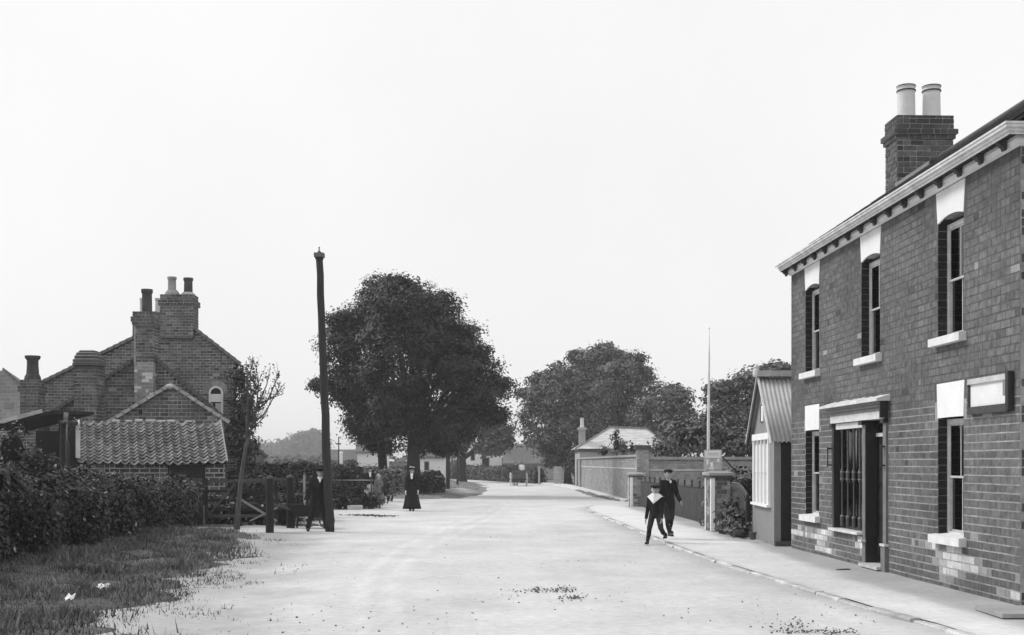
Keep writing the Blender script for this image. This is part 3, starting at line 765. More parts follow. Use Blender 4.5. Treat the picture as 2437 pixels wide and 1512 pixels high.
def face_pick(u, z, rnd):
    if .1 < z < .62:
        v_ = float(vnoise(u * 1.1, z * 9.0, 93)) + rnd.uniform(-.25, .25) + (.28 if .25 < z < .55 else -.25) + (.1 if u < 3 or u > 5 else -.5)
        if v_ > .45: return BRICK_PALE
        if v_ > .2: return BRICK_LT
    if rnd.random() < .025: return BRICK_DK
    if rnd.random() < .008: return BRICK_LT
    return BRICK
bh = [(h[0] - .002, h[1] + .002, h[2], h[3]) for h in holes]
b = lay_bricks(scan([(0, 0), (LEN, 0), (LEN, ZT), (0, ZT)], bh + [(qf(2300) - .02, qf(2224) + .02, 4.7, 5.2), (qf(2097) - .02, qf(2045) + .02, 4.7, 5.2), (qf(1952) - .02, qf(1915) + .02, 4.7, 5.2),
        (qf(2298) - .02, qf(2226) + .02, 2.2, 2.69), (qf(1951) - .02, qf(1914) + .02, 2.2, 2.69)]), .0, ZT, seed=8, joint=.015, perp=.008)
place_bricks(house, b, (0, 0, 0), (0, 1, 0), (-1, 0, 0), [BRICK, BRICK_PALE, BRICK_LT, BRICK_DK], 300, out=0, pick=face_pick, seed=9, wm=HM, jit=.0007)
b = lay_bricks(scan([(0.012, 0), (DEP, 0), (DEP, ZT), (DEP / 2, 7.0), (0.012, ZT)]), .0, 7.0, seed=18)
place_bricks(house, b, (0, 0, 0), (1, 0, 0), (0, -1, 0), [BRICK_DK], 0, out=0, seed=19, wm=HM)  # this gable's shade is put into its colour with the darker brick
# brick jambs inside the openings
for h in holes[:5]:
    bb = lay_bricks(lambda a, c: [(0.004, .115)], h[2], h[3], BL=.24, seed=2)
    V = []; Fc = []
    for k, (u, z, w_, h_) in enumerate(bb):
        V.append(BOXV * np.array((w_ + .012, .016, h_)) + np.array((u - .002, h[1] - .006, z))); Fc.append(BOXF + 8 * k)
    o = np_mesh('jamb_bricks', np.concatenate(V), np.concatenate(Fc), M('shade_dark_jamb', .022, var=.3), house); o['kind'] = 'stuff'  # shade of the recessed jambs put into a near-black brick colour

# ---- sash windows
def sash_window(y0, y1, z0, z1, lint, low):
    """opening on the facade; frame set back behind the brick jambs"""
    x = .12; wd = y1 - y0; zt_ = z1; z1 = z1 - .05; zc = (z0 + z1) / 2
    f = MB(); f.box(x, x + .03, y0, y0 + .045, z0, z1).box(x, x + .03, y1 - .06, y1 - .014, z0, z1).box(x, x + .03, y0 + .045, y1 - .06, z1 - .06, z1).box(x, x + .03, y0 + .045, y1 - .06, z0, z0 + .035)
    w_ = f.build('window', M('window_frame_paint', .6, var=.2, scale=7, fine=.1, rough=.6), house)
    for (nm, xx, a, b_) in (('upper_sash', x + .012, zc - .015, z1 - .06), ('lower_sash', x + .034, z0 + .035, zc + .015)):
        s = MB(); q = .026; A, B = y0 + .047, y1 - .062; mid = (A + B) / 2
        s.box(xx, xx + .018, A, A + q, a, b_).box(xx, xx + .018, B - q, B, a, b_).box(xx, xx + .018, A + q, B - q, b_ - q, b_).box(xx, xx + .018, A + q, B - q, a, a + q * 1.1)
        s.box(xx + .002, xx + .016, mid - .010, mid + .010, a + q * 1.1, b_ - q)
        sm = M('sash_paint', .46, var=.2, scale=7, fine=.1, rough=.6)
        so = s.build('sash', sm, w_)
        for (p_, q_) in ((A + q, mid - .012), (mid + .012, B - q)):
            MB().box(xx + .008, xx + .011, p_, q_, a + q * 1.1, b_ - q).build('pane', GLASS, w_)
    # curtains just inside
    for (s0, s1, dr) in ((y0 + .05, y0 + .05 + wd * .30, 1), (y1 - .05 - wd * .12, y1 - .05, -1)):
        n = 14; vs_ = []
        for j, zz in enumerate((z1 - .06, zc, z0 + .06)):
            for i in range(n):
                t_ = i / (n - 1); sq = (1, .8, 1)[j]
                yy = (s0 + (s1 - s0) * t_ * sq) if dr == 1 else (s1 - (s1 - s0) * t_ * sq)
                vs_.append((x + .085 + .012 * math.sin(i * 2.1), yy, zz))
        c = MB().add(vs_, [(j * n + i, j * n + i + 1, (j + 1) * n + i + 1, (j + 1) * n + i) for j in range(2) for i in range(n - 1)]); c.build('curtain', CURTAIN, w_, smooth=True)
    # sill
    e = .09
    s = MB(); s.prism([(-.10, z0 - .115), (.2, z0 - .115), (.2, z0 + .012), (.11, z0 + .012), (-.10, z0 - .012)], lambda p: (p[0], y0 - e, p[1]), lambda p: (p[0], y1 + e, p[1]))
    s.build('sill', M('painted_sill', .7, var=.12, scale=5, fine=.08, rough=.8), w_)
    # wedge lintel with a curved soffit
    (b0, b1, t0, t1, zb, zt) = lint; poly = [(t0, zt), (t1, zt)]; n = 10; rise = .004 if low else .055
    for i in range(n + 1):
        u = i / n; poly.append((b1 + (b0 - b1) * u, zb + rise * (1 - (2 * u - 1) ** 2)))
    l_ = MB(); l_.prism(poly, lambda p: (-.004, p[0], p[1]), lambda p: (.02, p[0], p[1])); l_.build('lintel', STONE_W, w_)
    MB().prism([(b0 + .01, zt_ + .1)] + [(b0 + .01, zb)] + [(b0 + (b1 - b0) * i / n, zb + rise * (1 - (2 * i / n - 1) ** 2)) for i in range(1, n)] + [(b1 - .01, zb), (b1 - .01, zt_ + .1)], lambda p: (.0205, p[0], p[1]), lambda p: (.14, p[0], p[1])).build('soffit', M('shade_dark_jamb', .022), w_)  # unlit soffit: its shade is put into the same near-black colour
    return w_
for k, (y0, y1, z0, z1) in enumerate(win):
    e = .055 if k < 3 else .03
    zt = 5.195 if k < 3 else 2.685
    sash_window(y0, y1, z0, z1, (y0 - .004, y1 + .004, y0 - e, y1 + e, z1 - .035, zt), k >= 3)

# ---- shop window and door under one hood
sf = MB()
mat_sf = [DARKP, M('post_paint', .17, var=.25, scale=6, rough=.5), BLACKP]
# jamb posts: outer window post, post between window and door, near door post
def post(y0, y1, x0, x1, z0, z1, m): sf.box(x0, x1, y0, y1, z0, z1, m)
post(SH1 - .10, SH1, -.03, .12, .56, 2.30, 2)
post(DR1 - .01, DR1 + .12, -.008, .14, .1, 2.30, 1)
post(DR0, DR0 + .13, -.03, .16, .45, 2.30, 1)
front = sf.build('shop_front', mat_sf, house)
MB().box(.004, .19, DR1 - .024, DR1 - .0105, .1, 2.30).build('jamb_shade_board', BLACKP, front)  # added black board puts the far jamb's shade into the colour
pl = MB()
for (a, b_) in ((DR0 - .02, DR0 + .16),): pl.box(-.055, .14, a, b_, .04, .42)
pl.build('plinth_block', M('post_paint', .17), front)
pl = MB()
for (a, b_) in ((DR1 - .02, DR1 + .14), (DR0 - .035, DR0 + .175)): pl.box(-.07, .14, a, b_, .42, .455)
pl.build('plinth_cap', CREAM, front)
pl = MB()
for (a, b_) in ((DR1 - .03, DR1 + .13), (DR0 - .01, DR0 + .14), (SH1 - .11, SH1 + .01)): pl.box(-.07, .12, a, b_, 2.24, 2.305)
pl.build('post_capital', BLACKP, front)
# fascia, mouldings, hood
MB().box(-.05, .12, DR0 - .03, SH1 + .03, 2.31, 2.43).build('fascia', CREAM, front)
mo = MB(); mo.box(-.07, .1, DR0 - .02, SH1 + .02, 2.433, 2.475).box(-.10, .1, DR0 - .04, SH1 + .04, 2.478, 2.52).box(-.13, .1, DR0 - .06, SH1 + .06, 2.523, 2.555)
mo.build('moulding', GREYP, front)
ho = MB(); n = 24; 
rh = random.Random(3); ya, yb = DR0 - .10, SH1 + .14
vs_ = []
for i in range(n + 1):
    yy = ya + (yb - ya) * i / n; j = rh.uniform(-.008, .008)
    vs_ += [(-.2 + j, yy, 2.56), (-.2 + j * .5, yy, 2.60 + j), (.01, yy, 2.665 + j), (.01, yy, 2.56)]
fs_ = [tuple(4 * i + q for q in (k, (k + 1) % 4)) + tuple(4 * (i + 1) + q for q in ((k + 1) % 4, k)) for i in range(n) for k in range(4)] + [(0, 1, 2, 3), (4 * n + 3, 4 * n + 2, 4 * n + 1, 4 * n)]
ho.add(vs_, fs_); ho.build('hood', CREAM, front)
MB().box(-.14, -.02, DR0 - .07, DR0 - .03, 2.31, 2.56).build('hood_bracket', BLACKP, front)
# glazing with four turned mullions
gz0, gz1 = DR1 + .12, SH1 - .10
for i in range(5):
    a = gz0 + (gz1 - gz0) * i / 5; b_ = gz0 + (gz1 - gz0) * (i + 1) / 5
    MB().box(.075, .08, a + .006, b_ - .006, .62, 2.24).build('pane', GLASS, front)
MB().box(.09, .12, gz0, gz1, .56, 1.05).build('stall_board', BLACKP, front)
for i in range(4):
    yy = gz0 + (gz1 - gz0) * (i + .85) / 4.6
    prof = [(.036, .6), (.036, .74), (.04, .76), (.022, .79), (.015, .82), (.015, 1.33), (.03, 1.36), (.034, 1.385), (.034, 1.50), (.03, 1.53), (.015, 1.56), (.015, 2.14), (.028, 2.17), (.028, 2.28)]
    mu = MB().lathe(prof, (.045, yy, 0), 10).build('mullion', M('mullion_paint', .07, var=.2, scale=9, rough=.3, spec=.5), front, smooth=True)
    for zz in (.77, 1.385, 1.50): MB().lathe([(.036, zz - .012), (.042, zz), (.03, zz + .014)], (.045, yy, 0), 10).build('mullion_ring', GREYP, mu)
MB().box(.0, .07, gz0, gz1, 2.205, 2.30).build('window_head', CREAM, front)
MB().box(-.10, .1, gz0 - .02, gz1 + .1, .525, .565).build('window_sill', CREAM, front)
MB().box(.02, .1, DR1 + .1, SH1 - .0, .5, .523).build('apron', DARKP, front)
# door standing ajar inside, with panels and brass
dr = MB(); dr.box(.20, .245, DR0 + .14, DR1 - .03, .10, 2.05)
door = dr.build('door', M('door_paint', .022, var=.2, scale=6, rough=.4, spec=.4), house)
for (z0, z1) in ((.25, .75), (.85, 1.25), (1.35, 1.95)):
    p = MB()
    for (a, b_) in ((DR0 + .22, (DR0 + DR1) / 2 - .02), ((DR0 + DR1) / 2 + .09, DR1 - .10)): p.box(.188, .2, a, b_, z0, z1)
    p.build('panel', M('door_panel', .03, var=.2, rough=.35, spec=.4), door)
MB().ell((.17, DR0 + .20, 1.06), (.03, .03, .03)).build('knob', M('brass', .4, rough=.3, spec=.5), door, smooth=True)
MB().box(.175, .188, DR0 + .17, DR0 + .26, .93, .955).build('letter_plate', M('brass', .4), door)
MB().box(.16, .25, DR0 + .13, DR1 - .03, 2.055, 2.11).build('transom', CREAM, front)
MB().box(.2, .21, DR0 + .13, DR1 - .03, 2.115, 2.30).build('fanlight', GLASS, front)
MB().box(.192, .199, DR0 + .16, DR0 + .28, 2.13, 2.24).build('house_card', LINEN, front)
MB().box(-.12, .26, DR0 + .14, DR1 - .03, .06, .105).build('doorstep', M('worn_step', .5, var=.2, scale=4), house)
# bell pulls each side
for yy in (DR0 + .065, SH1 + .06):
    bp = MB(); bp.tube([(-.085, yy, 1.58), (-.085, yy, 1.92)], .011, 8).box(-.09, -.0, yy - .03, yy + .03, 1.60, 1.625).box(-.09, -.0, yy - .03, yy + .03, 1.88, 1.905); bp.build('bell_pull', IRONB, front)
# ---- eaves: bed mould, brackets, soffit, moulded gutter
Y0, Y1 = -.18, LEN + .02
MB().prism([(-.003, 5.205), (-.05, 5.225), (-.075, 5.27), (-.075, 5.308), (-.003, 5.308)], lambda p: (p[0], -.003 + p[0], p[1]), lambda p: (p[0], LEN + .02, p[1])).build('bed_mould', WHITE, house)
MB().prism([(.0, 5.205), (-.05, 5.225), (-.075, 5.27), (-.075, 5.308), (.0, 5.308)], lambda p: (-.003 + p[0], p[0] - .003, p[1]), lambda p: (1.6, p[0] - .003, p[1])).build('bed_mould', WHITE, house)
MB().box(-.2, 0, Y0, Y1, 5.311, 5.33).box(0.001, 1.6, Y0, -.012, 5.311, 5.33).build('soffit', M('soffit_shade', .035, var=.2), house)  # shade under the eaves put into the soffit's near-black colour
gp = [(-.2, 5.285), (-.214, 5.287), (-.214, 5.312), (-.226, 5.316), (-.238, 5.318), (-.238, 5.343), (-.25, 5.347), (-.268, 5.352), (-.272, 5.384), (-.285, 5.388), (-.285, 5.41), (-.25, 5.412), (-.2, 5.36)]
GUT = M('weathered_gutter', .62, var=.22, scale=5, fine=.12, rough=.7)
MB().prism(gp, lambda p: (p[0], p[0] + .02, p[1]), lambda p: (p[0], Y1 + .01, p[1])).build('gutter', GUT, house)
MB().prism(gp, lambda p: (p[0], p[0] + .02, p[1]), lambda p: (1.6, p[0] + .02, p[1])).build('gutter', GUT, house)
yy = .15
while yy < LEN:
    br = MB(); br.prism([(-.08, 5.31), (-.08, 5.20), (-.11, 5.19), (-.125, 5.23), (-.15, 5.24), (-.165, 5.265), (-.195, 5.275), (-.195, 5.31)], lambda p: (p[0], yy, p[1]), lambda p: (p[0], yy + .075, p[1]))
    br.build('eaves_bracket', M('bracket_paint', .07, var=.3), house); yy += .62
MB().box(.0, .05, -.03, -.004, 0, .001)
# ---- roof: slates laid in courses
RX0, RZ0, RXR, RZR = -.23, 5.41, 2.4, 7.17
sl = Vector((RXR - RX0, 0, RZR - RZ0)); SL = sl.length; sd = sl.normalized(); nrmv = Vector((-sd.z, 0, sd.x))
def slope_pt(s, y_, h=0): return Vector((RX0, y_, RZ0)) + sd * s + nrmv * h
mb = MB()
for sgn in (1, -1):
    def fx(v): return v if sgn == 1 else Vector((2 * RXR - v.x, v.y, v.z))
    ps = [fx(slope_pt(s, y_, h)) for s in (0, SL) for y_ in (-.2, LEN + .08) for h in (-.05, -.012)]
    mb.add(ps, [(0, 1, 3, 2), (4, 6, 7, 5), (0, 4, 5, 1), (2, 3, 7, 6), (0, 2, 6, 4), (1, 5, 7, 3)])
roof = mb.build('roof', M('roof_boarding', .05), house)
GA, WS = .20, .27
slate_me = MB().add([(-WS / 2 + .004, -.02, .012), (WS / 2 - .004, -.02, .012), (WS / 2 - .004, .36, .0), (-WS / 2 + .004, .36, .0), (-WS / 2 + .004, -.02, .001), (WS / 2 - .004, -.02, .001), (WS / 2 - .004, .36, -.006), (-WS / 2 + .004, .36, -.006)],
                    [(0, 1, 2, 3), (7, 6, 5, 4), (0, 4, 5, 1), (1, 5, 6, 2), (3, 2, 6, 7), (0, 3, 7, 4)]).mesh('slate', SLATE)
Rsl = Matrix((Vector((0, -1, 0)), sd, nrmv)).transposed()
Rsr = Matrix((Vector((0, 1, 0)), Vector((-sd.x, 0, sd.z)), Vector((sd.z, 0, sd.x)))).transposed()
rs = random.Random(6); cnt = 0; V = []; Fc = []
bvv = np.array([v.co for v in slate_me.vertices]); bff = np.array([list(p.vertices) for p in slate_me.polygons]); kk = 0
for side in (0, 1):
    r = 0; s = .0
    while s < SL - .18:
        y_ = -.22 + (r % 2) * WS / 2
        while y_ < LEN + .05:
            p = slope_pt(s, y_ + WS / 2, rs.uniform(.0, .006))
            R = (Rsl if side == 0 else Rsr) @ Matrix.Rotation(rs.uniform(-.02, .02), 3, 'Z')
            if side: p = Vector((2 * RXR - p.x, p.y, p.z))
            if side == 0 and r < 8:
                o = link('slate', slate_me, roof); o.location = p; o.rotation_euler = R.to_euler(); cnt += 1
            else:
                V.append(bvv @ np.array(R).T + np.array(p)); Fc.append(bff + 8 * kk); kk += 1
            y_ += WS
        s += GA; r += 1
o = np_mesh('slating', np.concatenate(V), np.concatenate(Fc), SLATE, roof); o['kind'] = 'stuff'
MB().tube([(RXR, -.2, RZR + .01), (RXR, LEN + .08, RZR + .01)], .065, 10).build('ridge', SLATE, roof)
MB().prism([(0, -.05), (.02, .10)], lambda p: (0, 0, 0), lambda p: (0, 0, 0)) if False else None
# ---- chimney at the far gable
cx0, cx1 = 8.0 - P0, 9.05 - P0; cy0, cy1 = 22.12 - Q0, 22.76 - Q0
ch = MB().box(cx0 + .02, cx1 - .02, cy0 + .02, cy1 - .02, 6.0, 7.6).build('chimney', MORTAR_D, house)
def soot(u, z, rnd): return BRICK_DK if (z > 7.62 or rnd.random() < .22) else (BRICK_LT if rnd.random() < .05 else BRICK)
soots = [BRICK, BRICK_DK, BRICK_LT]
brick_stack(ch, cx0, cx1, cy0, cy1, 6.1, 7.62, soots, 60, 'FLRB', pick=soot, seed=40, wm=HM, name='shaft')
brick_stack(ch, cx0 - .035, cx1 + .035, cy0 - .035, cy1 + .035, 7.62, 7.70, soots, 12, 'FLRB', pick=soot, seed=44, wm=HM, name='corbel')
brick_stack(ch, cx0 - .07, cx1 + .07, cy0 - .07, cy1 + .07, 7.70, 7.80, soots, 12, 'FLRB', pick=soot, seed=46, wm=HM, name='corbel')
brick_stack(ch, cx0 - .01, cx1 + .01, cy0 - .01, cy1 + .01, 7.80, 8.06, soots, 20, 'FLRB', pick=soot, seed=48, wm=HM, name='cap')
for xx in (cx0 + .285, cx0 + .765):
    pot = MB().lathe([(.165, 8.0), (.165, 8.2), (.158, 8.55), (.162, 8.565), (.172, 8.58), (.172, 8.60), (.162, 8.61), (.162, 8.645), (.175, 8.66), (.175, 8.69), (.14, 8.69), (.13, 8.4), (.13, 8.3)], (xx, (cy0 + cy1) / 2, 0), 22).build('chimney_pot', POTL, ch, smooth=False)
    for zz in (8.59, 8.675):
        MB().lathe([(.1735, zz - .014), (.178, zz), (.1735, zz + .014)], (xx, (cy0 + cy1) / 2, 0), 22).build('pot_band', POTD, pot)
# lead flashing where the stack meets the roof
a = slope_pt((cx0 - RX0) / sd.x - .02, cy0 - .01, .02); b_ = slope_pt(SL, cy0 - .01, .02)
MB().bar(a, b_, .03, .10).build('flashing', CREAM, ch)
# ---- framed notice case on the front wall
ny0, ny1 = qf(2412), qf(2313); z0, z1 = 2.27, 2.67
nb = thing('notice_case', 'framed blank white notice case fixed to the brick front', 'notice case', HM @ Vector((0, (ny0 + ny1) / 2, (z0 + z1) / 2)), TH)
h = (ny1 - ny0) / 2; v = (z1 - z0) / 2
MB().box(-.03, .0, -h + .05, h - .02, -v + .06, v - .06).build('panel', M('notice_paper', .74, var=.08, scale=3, fine=.05), nb)
MB().box(-.06, -.001, -h + .051, h, v - .065, v).build('top_rail', M('pale_frame', .5, var=.2, scale=6), nb)
MB().box(-.06, -.001, -h + .051, h, -v - .03, -v + .06).build('bottom_rail', DARKP, nb)
MB().box(-.058, -.001, h - .025, h - .0, -v + .06, v - .065).build('far_stile', DARKP, nb)
MB().box(-.075, -.001, -h - .02, -h + .05, -v - .02, v + .02).build('near_stile', BLACKP, nb)
MB().box(-.068, -.031, -h + .055, -h + .13, -v + .15, v - .068).build('panel_reflection', GREYP, nb)  # grey box stands in for a reflection at the panel's near end

# ================================================================== IRON-ROOFED HUT beside the house
hut = thing('corrugated_hut', 'small timber hut with corrugated iron roof between house and gate', 'hut', (5.08, 23.62, 0), math.radians(-2.6))
hx, hy = 5.06, 23.62; HW, HD = 2.8, 3.4; EZ, RZ = 2.16, 3.40
mb = MB(); mb.prism([(0, .03), (HW, .03), (HW, EZ), (HW / 2, RZ - .06), (0, EZ)], lambda p: (0, p[0], p[1]), lambda p: (.06, p[0], p[1])); mb.build('gable_wall', HUTW, hut)
mb = MB(); mb.box(.062, .13, .0, .06, .03, EZ).box(.13, HD, .0, .06, 2.10, EZ).box(1.0, HD, 0, .06, .03, 2.10).box(.06, HD, HW - .06, HW, .03, EZ).box(HD - .06, HD, .06, HW - .06, .03, EZ); mb.build('side_wall', HUTW, hut)
MB().box(.10, .985, .02, .05, .14, 2.095).build('door', M('hut_doorway_shade', .018, var=.3, scale=8, rough=.5), hut)  # dark panel stands in for the shade inside the open doorway
MB().box(-.0, 1.02, -.16, .0, .05, .13).build('doorstep', M('dark_step', .07, var=.3), hut)
MB().box(.02, HD, .02, HW - .02, .02, .05).build('floor', DARKIN, hut)
cr = math.hypot(HW / 2 + .18, RZ - EZ + .16)
for side in (0, 1):
    ey = -.16 if side == 0 else HW + .16; ez = EZ - .10
    for sh in range(5):
        x0 = -.08 + sh * .72; n = 40; vs_ = []
        for q in range(2):
            for i in range(n + 1):
                xx = x0 + .75 * i / n; zo = .017 * math.cos(2 * PI * (xx) / .085) + (.006 if sh % 2 else 0)
                yy = ey + (HW / 2 - ey) * q; zz = ez + (RZ - ez) * q + zo
                vs_.append((xx, yy, zz))
        o = MB().add(vs_, [(i, i + 1, n + 2 + i, n + 1 + i) for i in range(n)]).build('roof_sheet', IRON, hut, smooth=True)
        s = o.modifiers.new('t', 'SOLIDIFY'); s.thickness = .006
MB().box(-.11, HD + .1, HW / 2 - .09, HW / 2 + .09, RZ + .022, RZ + .14).build('ridge_board', M('ridge_paint', .42, var=.15, scale=5), hut)
rf = MB().lathe([(.05, 0), (.07, .03), (.07, .14), (.045, .16), (.06, .2), (.02, .26)], (-.13, HW / 2, RZ + .02), 10); rf.build('finial', CREAM, hut)
for side in (0, 1):
    e = Vector((-.09, -.17 if side == 0 else HW + .17, EZ - .13)); t_ = Vector((-.09, HW / 2, RZ - .01))
    MB().bar(e, t_, .035, .05 if side == 0 else .14, (0, 0, 1)).build('barge_board', CREAM if side == 0 else BLACKP, hut)
    if side: MB().bar(e + Vector((-.022, .02, .055)), t_ + Vector((-.022, .02, .055)), .02, .025).build('barge_edge', WHITE, hut)
# tall white window in the gable
a0, a1, b0, b1 = .40, 2.42, .82, 2.12
f = MB(); f.box(-.05, -.001, a0, a0 + .1, b0, b1).box(-.05, -.001, a1 - .1, a1, b0, b1).box(-.06, -.001, a0 - .04, a1 + .04, b1, b1 + .13).box(-.09, -.001, a0 - .06, a1 + .06, b0 - .05, b0)
hw = f.build('window', WHITE, hut)
for i in range(1, 4):
    yy = a0 + .1 + (a1 - a0 - .2) * i / 4
    MB().box(-.045, -.001, yy - .03, yy + .03, b0, b1).build('mullion', WHITE, hw)
MB().box(-.03, -.012, a0 + .1, a1 - .1, 1.45, 1.465).build('glazing_bar', CREAM, hw)
for i in range(4):
    yy0 = a0 + .1 + (a1 - a0 - .2) * i / 4 + .03; yy1 = a0 + .1 + (a1 - a0 - .2) * (i + 1) / 4 - .03
    MB().box(-.012, -.004, yy0, yy1, b0, b1 - .09).build('blind', M('window_blind', .62, var=.06), hw)
v_ = MB().box(-.03, -.001, HW / 2 - .2, HW / 2 - .0, 2.5, 2.82); v_.build('gable_vent', WHITE, hut)
MB().box(-.033, -.002, HW / 2 + .0, HW / 2 + .12, 2.48, 2.84).build('vent_shutter', DARKP, hut)
p = MB().lathe([(.055, 0), (.075, .13), (.085, .135), (.085, .15), (.06, .15)], (4.86, 24.6, .1), 14).build('flower_pot', M('terracotta', .08, var=.2), None); tag(p, 'small empty dark flowerpot standing against the hut', 'flower pot')

# ================================================================== GATE PIERS, railings, notice board and flagpole
def pier(name, label, x0, x1, y0, y1, zt, n, seed, group='brick gate piers with white edges'):
    t = thing(name, label, 'gate pier', ((x0 + x1) / 2, (y0 + y1) / 2, 0), 0, group); o = Vector(t.location)
    X0, X1, A, B = x0 - o.x, x1 - o.x, y0 - o.y, y1 - o.y; wm = Matrix.Translation(o)
    brick_stack(t, X0, X1, A, B, .02, zt - .17, [BRICK_LT, BRICK], n, 'FLR', seed=seed, wm=wm, pick=lambda u, z, r: BRICK if r.random() < .4 else BRICK_LT, name='pier', core=MORTAR)
    MB().box(X0 - .045, X1 + .045, A - .045, B + .045, zt - .17, zt - .115).build('cap_course', M('pier_cap_dark', .09, var=.3), t)
    mb = MB(); a = .075
    mb.add([(X0 - a, A - a, zt - .113), (X1 + a, A - a, zt - .113), (X1 + a, B + a, zt - .113), (X0 - a, B + a, zt - .113), (X0 - a, A - a, zt - .05), (X1 + a, A - a, zt - .05), (X1 + a, B + a, zt - .05), (X0 - a, B + a, zt - .05),
            (X0 + .1, A + .1, zt), (X1 - .1, A + .1, zt), (X1 - .1, B - .1, zt), (X0 + .1, B - .1, zt)],
           [(0, 1, 5, 4), (1, 2, 6, 5), (2, 3, 7, 6), (3, 0, 4, 7), (4, 5, 9, 8), (5, 6, 10, 9), (6, 7, 11, 10), (7, 4, 8, 11), (8, 9, 10, 11), (3, 2, 1, 0)])
    mb.build('coping', M('pier_coping', .3, var=.25, scale=4, fine=.15), t)
    for yy in (A, B - .09): MB().box(X0 - .016, X0 + .075, yy - .012, yy + .10, .05, zt - .175).build('white_edge', WHITE, t)
    return t
pier('brick_pier', 'near brick gate pier with white edges carrying the poster board', 4.66, 5.10, 28.45, 29.35, 1.47, 70, 61)
pier('brick_pier', 'far brick gate pier with white edges where the railings end', 4.38, 4.82, 44.9, 45.8, 1.30, 40, 71)
# flagpole
fp = thing('flagpole', 'tall slender white flagpole rising behind the poster board', 'flagpole', (4.70, 29.15, 0), 0)
MB().tube([(0, 0, 1.2), (0, 0, 2.6), (.015, 0, 4.2), (.02, 0, 4.85)], [.04, .036, .022, .008], 10).build('pole', M('pole_white', .72, var=.1, scale=3), fp, smooth=True)
MB().ell((.02, 0, 4.87), (.018, .018, .022)).build('truck', CREAM, fp, smooth=True)
MB().box(-.06, .06, -.05, .05, 1.45, 1.60).build('socket', DARKP, fp)
# poster board
pb = thing('poster_board', 'pale poster board standing on the near brick pier', 'poster board', (4.72, 28.62, 1.47), math.radians(-8))
MB().box(-.21, .21, 0, .03, .0, .49).build('board', M('board_back', .45, var=.1), pb)
MB().box(-.18, .18, -.006, -.001, .30, .47).build('poster', M('poster_top', .74, var=.06, scale=10), pb)
low = MB().box(-.185, .185, -.005, -.001, .03, .295).build('poster', M('poster_low', .42, var=.35, scale=9, fine=.2), pb)
for (x0, x1, z0, z1) in ((-.06, .0, .05, .2), (-.09, .03, .03, .075), (.10, .15, .2, .28), (-.15, -.11, .14, .25)):
    MB().box(x0, x1, -.009, -.0055, z0, z1).build('poster_figure', LINEN, low)
for zz in (.40, .36): MB().box(-.13, .13, -.009, -.0065, zz, zz + .012).build('poster_line', M('print_grey', .35), pb)
MB().bar((.21, .05, .33), (.62, .3, -.1), .025, .025).build('stay', IRONB, pb)
# railings between the piers: one pale after another
rail = thing('iron_railing', 'dark close-set railing between the two brick piers', 'railing', (5.05, 37, 0), 0)
A = Vector((5.16, 29.6, 0)); B = Vector((4.72, 44.7, 0)); o = Vector(rail.location)
pale = MB().box(-.028, .028, -.012, .012, .06, .92).prism([(-.028, .92), (.028, .92), (0, .985)], lambda p: (p[0], -.012, p[1]), lambda p: (p[0], .012, p[1])).mesh('pale', M('railing_paint', .075, var=.25, scale=5, isl=.2))
n = int((B - A).length / .085); d = (B - A).normalized(); az = math.atan2(d.y, d.x)
for i in range(n):
    q = link('pale', pale, rail); q.location = A + d * (.085 * i + .04) - o; q.rotation_euler = (0, 0, az)
mb = MB()
for zz in (.22, .80): mb.bar(A - o + Vector((.03, 0, zz)), B - o + Vector((.03, 0, zz)), .03, .05)
mb.build('rail', IRONB, rail)
for i in range(0, n, 14):
    q = A + d * (.085 * i) - o; MB().tube([q + Vector((.05, 0, .0)), q + Vector((.05, 0, 1.1))], .025, 8).ell(q + Vector((.05, 0, 1.13)), (.035, .035, .05), n=8, m=6).build('standard', IRONB, rail)
# curved gate with crested top
gate = thing('iron_gate', 'dark boarded garden gate with crested curving top beside the hut', 'gate', (5.12, 27.3, 0), 0)
mb = MB(); nb_ = 14; GA_, GB_ = 28.4, 26.5; tops = []
for i in range(nb_):
    y0 = GA_ + (GB_ - GA_) * i / nb_; y1 = GA_ + (GB_ - GA_) * (i + 1) / nb_; u = (i + .5) / nb_; zt = 1.08 - .22 * max(0, (u - .35) / .65) ** 1.6; tops.append(((y0 + y1) / 2 - 27.3, zt))
    MB().box(-.015, .015, y1 - 27.3 + .005, y0 - 27.3 - .005, .12, zt).build('board', M('gate_paint', .065, var=.25, scale=6, isl=.2), gate)
    MB().tube([(0, (y0 + y1) / 2 - 27.3, zt), (0, (y0 + y1) / 2 - 27.3, zt + .09)], .014, 6).ell((0, (y0 + y1) / 2 - 27.3, zt + .105), (.025, .03, .03), n=8, m=5).build('crest', M('crest_grey', .16, var=.2), gate)
for i in range(nb_ - 1): mb.bar((-.025, tops[i][0], tops[i][1] - .03), (-.025, tops[i + 1][0], tops[i + 1][1] - .03), .04, .05)
mb.build('top_rail', IRONB, gate)
MB().box(-.04, .02, GB_ - 27.3 - .1, GB_ - 27.3 - .0, .05, .95).build('post', WOODD, gate)
